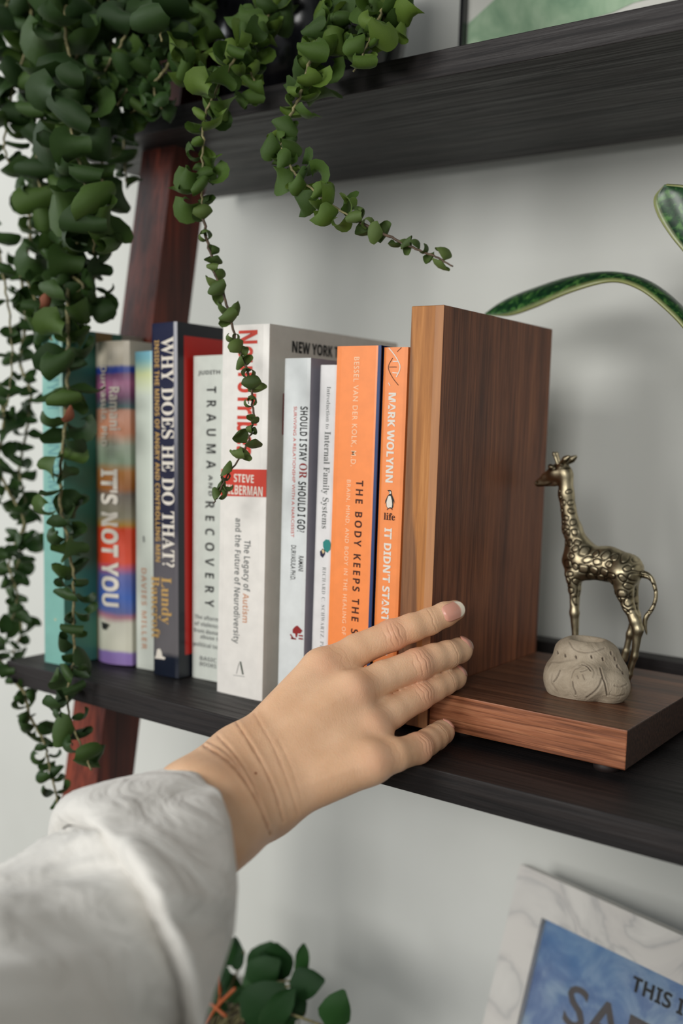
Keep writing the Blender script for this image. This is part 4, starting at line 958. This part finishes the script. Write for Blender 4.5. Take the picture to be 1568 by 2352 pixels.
# ------------------------------------------------------------------ mottled strap-leaf plant at the right
sp_ = thing('potted_succulent', 'succulent with long mottled strap leaves arching over the walnut bookend', 'plant', (-.07, .61, 0))
def mk_strap():
    t = NT('mottled_strap_leaf'); a = t.n('ShaderNodeAttribute', attribute_name='tip'); v = t.pos(); f = t.noise(v, 230, 4, .6, .4); g = t.noise(t.pos((1, 1, 1)), 60, 2)
    c = t.ramp(f, [(.38, lin((20, 48, 30))), (.52, lin((30, 72, 36))), (.66, lin((80, 126, 62)))]); c = t.mixc(a.outputs['Fac'], c, lin((146, 150, 96)))
    t.set(Base_Color=c, Roughness=.3, Specular_IOR_Level=.5); return t.m
M['strap'] = mk_strap()
def strap(A, B, name='leaf', lab=None):
    A = spline(A, 8); B = spline(B, 8); n = 9; vs = []; fs = []; at_ = []
    for i, (a, b) in enumerate(zip(A, B)):
        mid = (a + b) / 2; wv = b - a; t = A[min(i + 1, len(A) - 1)] - A[max(0, i - 1)]; nn = np.cross(t, wv); nn /= np.linalg.norm(nn) + 1e-9
        for j in range(n):
            v = j / (n - 1) * 2 - 1; vs.append(mid + wv * v / 2 + nn * (v * v - .5) * np.linalg.norm(wv) * .12); at_.append(1.0 if abs(v) > .8 else 0.0)
    for i in range(len(A) - 1):
        for j in range(n - 1): q = i * n + j; fs.append((q, q + 1, q + n + 1, q + n))
    me = mesh('leaf', vs, fs, True); setattr_f(me, 'tip', np.array(at_)); o = link(name, me, M['strap'], sp_); s = o.modifiers.new('t', 'SOLIDIFY'); s.thickness = .0016; s.offset = 0
strap(WP([(1114, 722, .62), (1150, 692, .625), (1200, 667, .63), (1300, 637, .635), (1390, 627, .63), (1470, 638, .625), (1535, 672, .62), (1600, 740, .618), (1660, 840, .615), (1720, 980, .612)]) + [np.array([-.095, .61, .06])],
      WP([(1116, 724, .62), (1165, 722, .612), (1220, 702, .608), (1310, 662, .605), (1400, 640, .605), (1465, 655, .60), (1525, 700, .60), (1585, 765, .60), (1640, 860, .60), (1690, 990, .60)]) + [np.array([-.10, .60, .06])])
strap(WP([(1525, 424, .60), (1503, 455, .60), (1510, 492, .60), (1540, 540, .60), (1580, 590, .60), (1640, 680, .60), (1700, 810, .60)]) + [np.array([-.085, .60, .06])],
      WP([(1530, 424, .60), (1585, 432, .60), (1615, 470, .60), (1655, 550, .60), (1690, 610, .60), (1725, 710, .605), (1750, 830, .61)]) + [np.array([-.07, .61, .06])])
link('pot', lathe_me([(.030, 0), (.034, .002), (.040, .06), (.040, .064), (.037, .063), (.036, .052), (0, .05)], 40, (-.075, .605, 0.0001)), M['pot_pale'], sp_)
link('soil', lathe_me([(0, .049), (.0358, .05), (.0358, .053), (0, .056)], 24, (-.075, .605, 0)), M['soil'], sp_)

# ------------------------------------------------------------------ framed blue print on the lower shelf
fr = thing('picture_frame', 'white marbled picture frame with blue watercolour print leaning below the shelf', 'picture frame', (-.2, .62, -.42))
psi, lnn = math.radians(14), math.radians(17)
tv = np.array([math.cos(psi), -math.sin(psi), 0]); n0 = np.array([-math.sin(psi), -math.cos(psi), 0]); lv = -np.array([0, 0, 1]) * math.cos(lnn) + n0 * math.sin(lnn); nv_ = np.cross(tv, -lv)
FK = .685 / .64; P0 = at(1197, 1985, y=.685)
def fp(u, v, d=0.0): return P0 + (tv * u + lv * v) * .001 * FK + nv_ * d
FWm, FHm = 205, 286
def slab(u0, u1, v0, v1, d0, d1):
    vs = [fp(u, v, d) for d in (d0, d1) for (u, v) in ((u0, v0), (u1, v0), (u1, v1), (u0, v1))]
    return mesh('slab', vs, [(0, 1, 2, 3), (7, 6, 5, 4), (0, 4, 5, 1), (1, 5, 6, 2), (2, 6, 7, 3), (3, 7, 4, 0)])
def mk_marble():
    t = NT('white_marble_frame'); v = t.pos(); f = t.noise(v, 12, 4, .5, 1.6)
    t.set(Base_Color=t.ramp(f, [(.40, lin((216, 212, 206))), (.475, lin((208, 204, 199))), (.50, lin((190, 188, 185))), (.525, lin((208, 205, 200))), (.62, lin((222, 219, 213)))]), Roughness=.35); return t.m
M['marble'] = mk_marble()
bd = 26.5
for (u0, u1, v0, v1) in ((0, FWm, 0, bd), (0, FWm, FHm - bd, FHm), (0, bd, bd, FHm - bd), (FWm - bd, FWm, bd, FHm - bd)): link('frame_rail', slab(u0, u1, v0, v1, -.010, .0015), M['marble'], fr)
def mk_wc():
    t = NT('blue_watercolour'); v = t.pos(); f = t.noise(v, 26, 6, .62, .6); g = t.noise(v, 11, 4, .5)
    c = t.ramp(f, [(.30, lin((84, 112, 168))), (.45, lin((128, 154, 196))), (.55, lin((166, 190, 214))), (.68, lin((196, 212, 226)))])
    c2 = t.ramp(g, [(.44, (0, 0, 0, 1)), (.60, (.6, .6, .6, 1))]); c = t.mixc(c2, c, lin((60, 130, 190)))
    t.set(Base_Color=c, Roughness=.5); t.bump(t.noise(v, 1500, 2), .2, .0002); return t.m
M['wc'] = mk_wc()
link('print', slab(bd - 1, FWm - bd + 1, bd - 1, FHm - bd + 1, -.006, -.0045), M['wc'], fr)
link('glass', slab(bd - 1, FWm - bd + 1, bd - 1, FHm - bd + 1, -.0020, -.0014), NT('clear_glass').set(Base_Color=(1, 1, 1, 1), Roughness=.02, Transmission_Weight=1.0, IOR=1.45).m, fr)
def fr_text(s, u, v, wd, cap, mat, **k):
    o = fp(u, v, -.0043); put_text(fr, s, mat, o, tv, -lv, wd * .001 * FK, cap * .001 * FK, **k)
fr_text(sbold('THIS IS'), 97, 44, 42, 8.6, INK['black'], fat=.01)
fr_text('SAFE', 55, 82, 80, 25, plain('ink_taupe', (86, 78, 76), .5), fat=.012)

# ------------------------------------------------------------------ green print on the upper shelf
gp = thing('picture_frame', 'thin black framed green watercolour print standing on the upper shelf at top right', 'picture frame', (-.25, .655, .381))
link('frame_rail', box_me(-.3795, -.3765, .652, .664, .3812, .62, .0004), M['pot_black'], gp); link('frame_rail', box_me(-.12, -.117, .652, .664, .3812, .62, .0004), M['pot_black'], gp)
link('frame_rail', box_me(-.3765, -.12, .652, .664, .3812, .384, .0003), M['pot_black'], gp); link('frame_rail', box_me(-.3765, -.12, .652, .664, .617, .62, .0003), M['pot_black'], gp)
link('mount', box_me(-.3765, -.12, .659, .663, .384, .617), plain('mount_board', (206, 206, 198), .7), gp)
def mk_gw():
    t = NT('green_watercolour'); v = t.pos(); f = t.noise(v, 30, 6, .6, .5); t.set(Base_Color=t.ramp(f, [(.3, lin((104, 140, 112))), (.5, lin((142, 172, 140))), (.72, lin((182, 204, 174)))]), Roughness=.6); return t.m
gw = [(-.376, .4527), (-.368, .4575), (-.355, .4655), (-.34, .475), (-.30, .50), (-.25, .52), (-.20, .50), (-.17, .455), (-.2000, .4500), (-.2200, .4462), (-.2437, .4432), (-.256, .4428), (-.27, .4395), (-.283, .4385), (-.292, .4365), (-.302, .4345), (-.315, .4315), (-.33, .428), (-.35, .424), (-.376, .418)]
link('print', mesh('p', [(x, .6586, z) for x, z in gw], [tuple(range(len(gw)))]), mk_gw(), gp)

# ------------------------------------------------------------------ potted plant on the lower shelf
bp = thing('potted_plant', 'bushy dark green plant in a pale pot on the lower shelf under the sleeve', 'plant', (-.50, .59, -.42))
link('pot', lathe_me([(.045, 0), (.05, .003), (.058, .10), (.060, .126), (.056, .126), (.054, .116), (0, .114)], 40, (-.515, .585, -.4199)), M['pot_pale'], bp)
link('soil', lathe_me([(0, .113), (.0535, .115), (.0535, .118), (0, .121)], 24, (-.515, .585, -.4199)), M['soil'], bp)
BR = leafset('leaf_broad', [dict(curl=.5, roll=.4, W=.85, nu=8, nv=7), dict(curl=.9, roll=.5, W=.7, nu=8, nv=7), dict(curl=.3, roll=.3, W=.45, nu=8, nv=7)])
def to_img(p):
    v = RC.T @ (p - CAM); return v
base = np.array([-.51, .585, -.30])
for k, (px, py, y, L, mi, dx, dy) in enumerate(((490, 2200, .57, .022, 0, 30, -25), (560, 2185, .575, .02, 0, -45, 10), (570, 2260, .57, .030, 1, 60, -45), (640, 2215, .58, .026, 0, -40, 30), (610, 2260, .585, .03, 0, 10, -50), (540, 2240, .58, .024, 1, -30, 40), (690, 2250, .57, .026, 2, 6, -70),
        (665, 2265, .56, .026, 1, 70, -12), (560, 2345, .55, .040, 1, 70, -60), (600, 2370, .55, .045, 2, 60, -80), (755, 2360, .54, .026, 1, 20, -50), (470, 2230, .56, .022, 0, 20, 20), (520, 2300, .56, .025, 2, 50, -30), (640, 2300, .575, .03, 0, -40, -40), (470, 2300, .56, .02, 1, 30, 10), (700, 2330, .56, .02, 1, -40, -30), (600, 2310, .58, .028, 0, 30, 20))):
    p = at(px, py, y=y); q = at(px + dx, py + dy, y=y - .004); d = V(q - p).normalized(); up = (V(CAM) - V(p)).normalized(); side = up.cross(d).normalized(); up = d.cross(side)
    o = bpy.data.objects.new('leaf', BR[mi]); COL.objects.link(o); o.parent = bp; o.matrix_basis = Matrix.Translation(V(p) - bp.location) @ Matrix((d, side, up)).transposed().to_4x4() @ Matrix.Scale(L * 1.15, 4)
    st = spline([base + np.array([lr.uniform(-.02, .02), lr.uniform(-.02, .02), 0]), (base + p) / 2 + np.array([0, 0, .012]), p], 5)
    link('stem', tube_me([V(x) for x in st], .0009, 6), M['stem'], bp)
ORS = plain('orange_stem', (176, 92, 50), .6)
for a in (((500, 2330, .56), (505, 2280, .555), (498, 2240, .55)), ((470, 2352, .555), (500, 2310, .55), (540, 2270, .55)), ((440, 2340, .55), (452, 2310, .55), (480, 2305, .55), (520, 2335, .55))):
    link('stem', tube_me([V(x) for x in spline(WP(a), 5)], .0014, 6), ORS, bp)
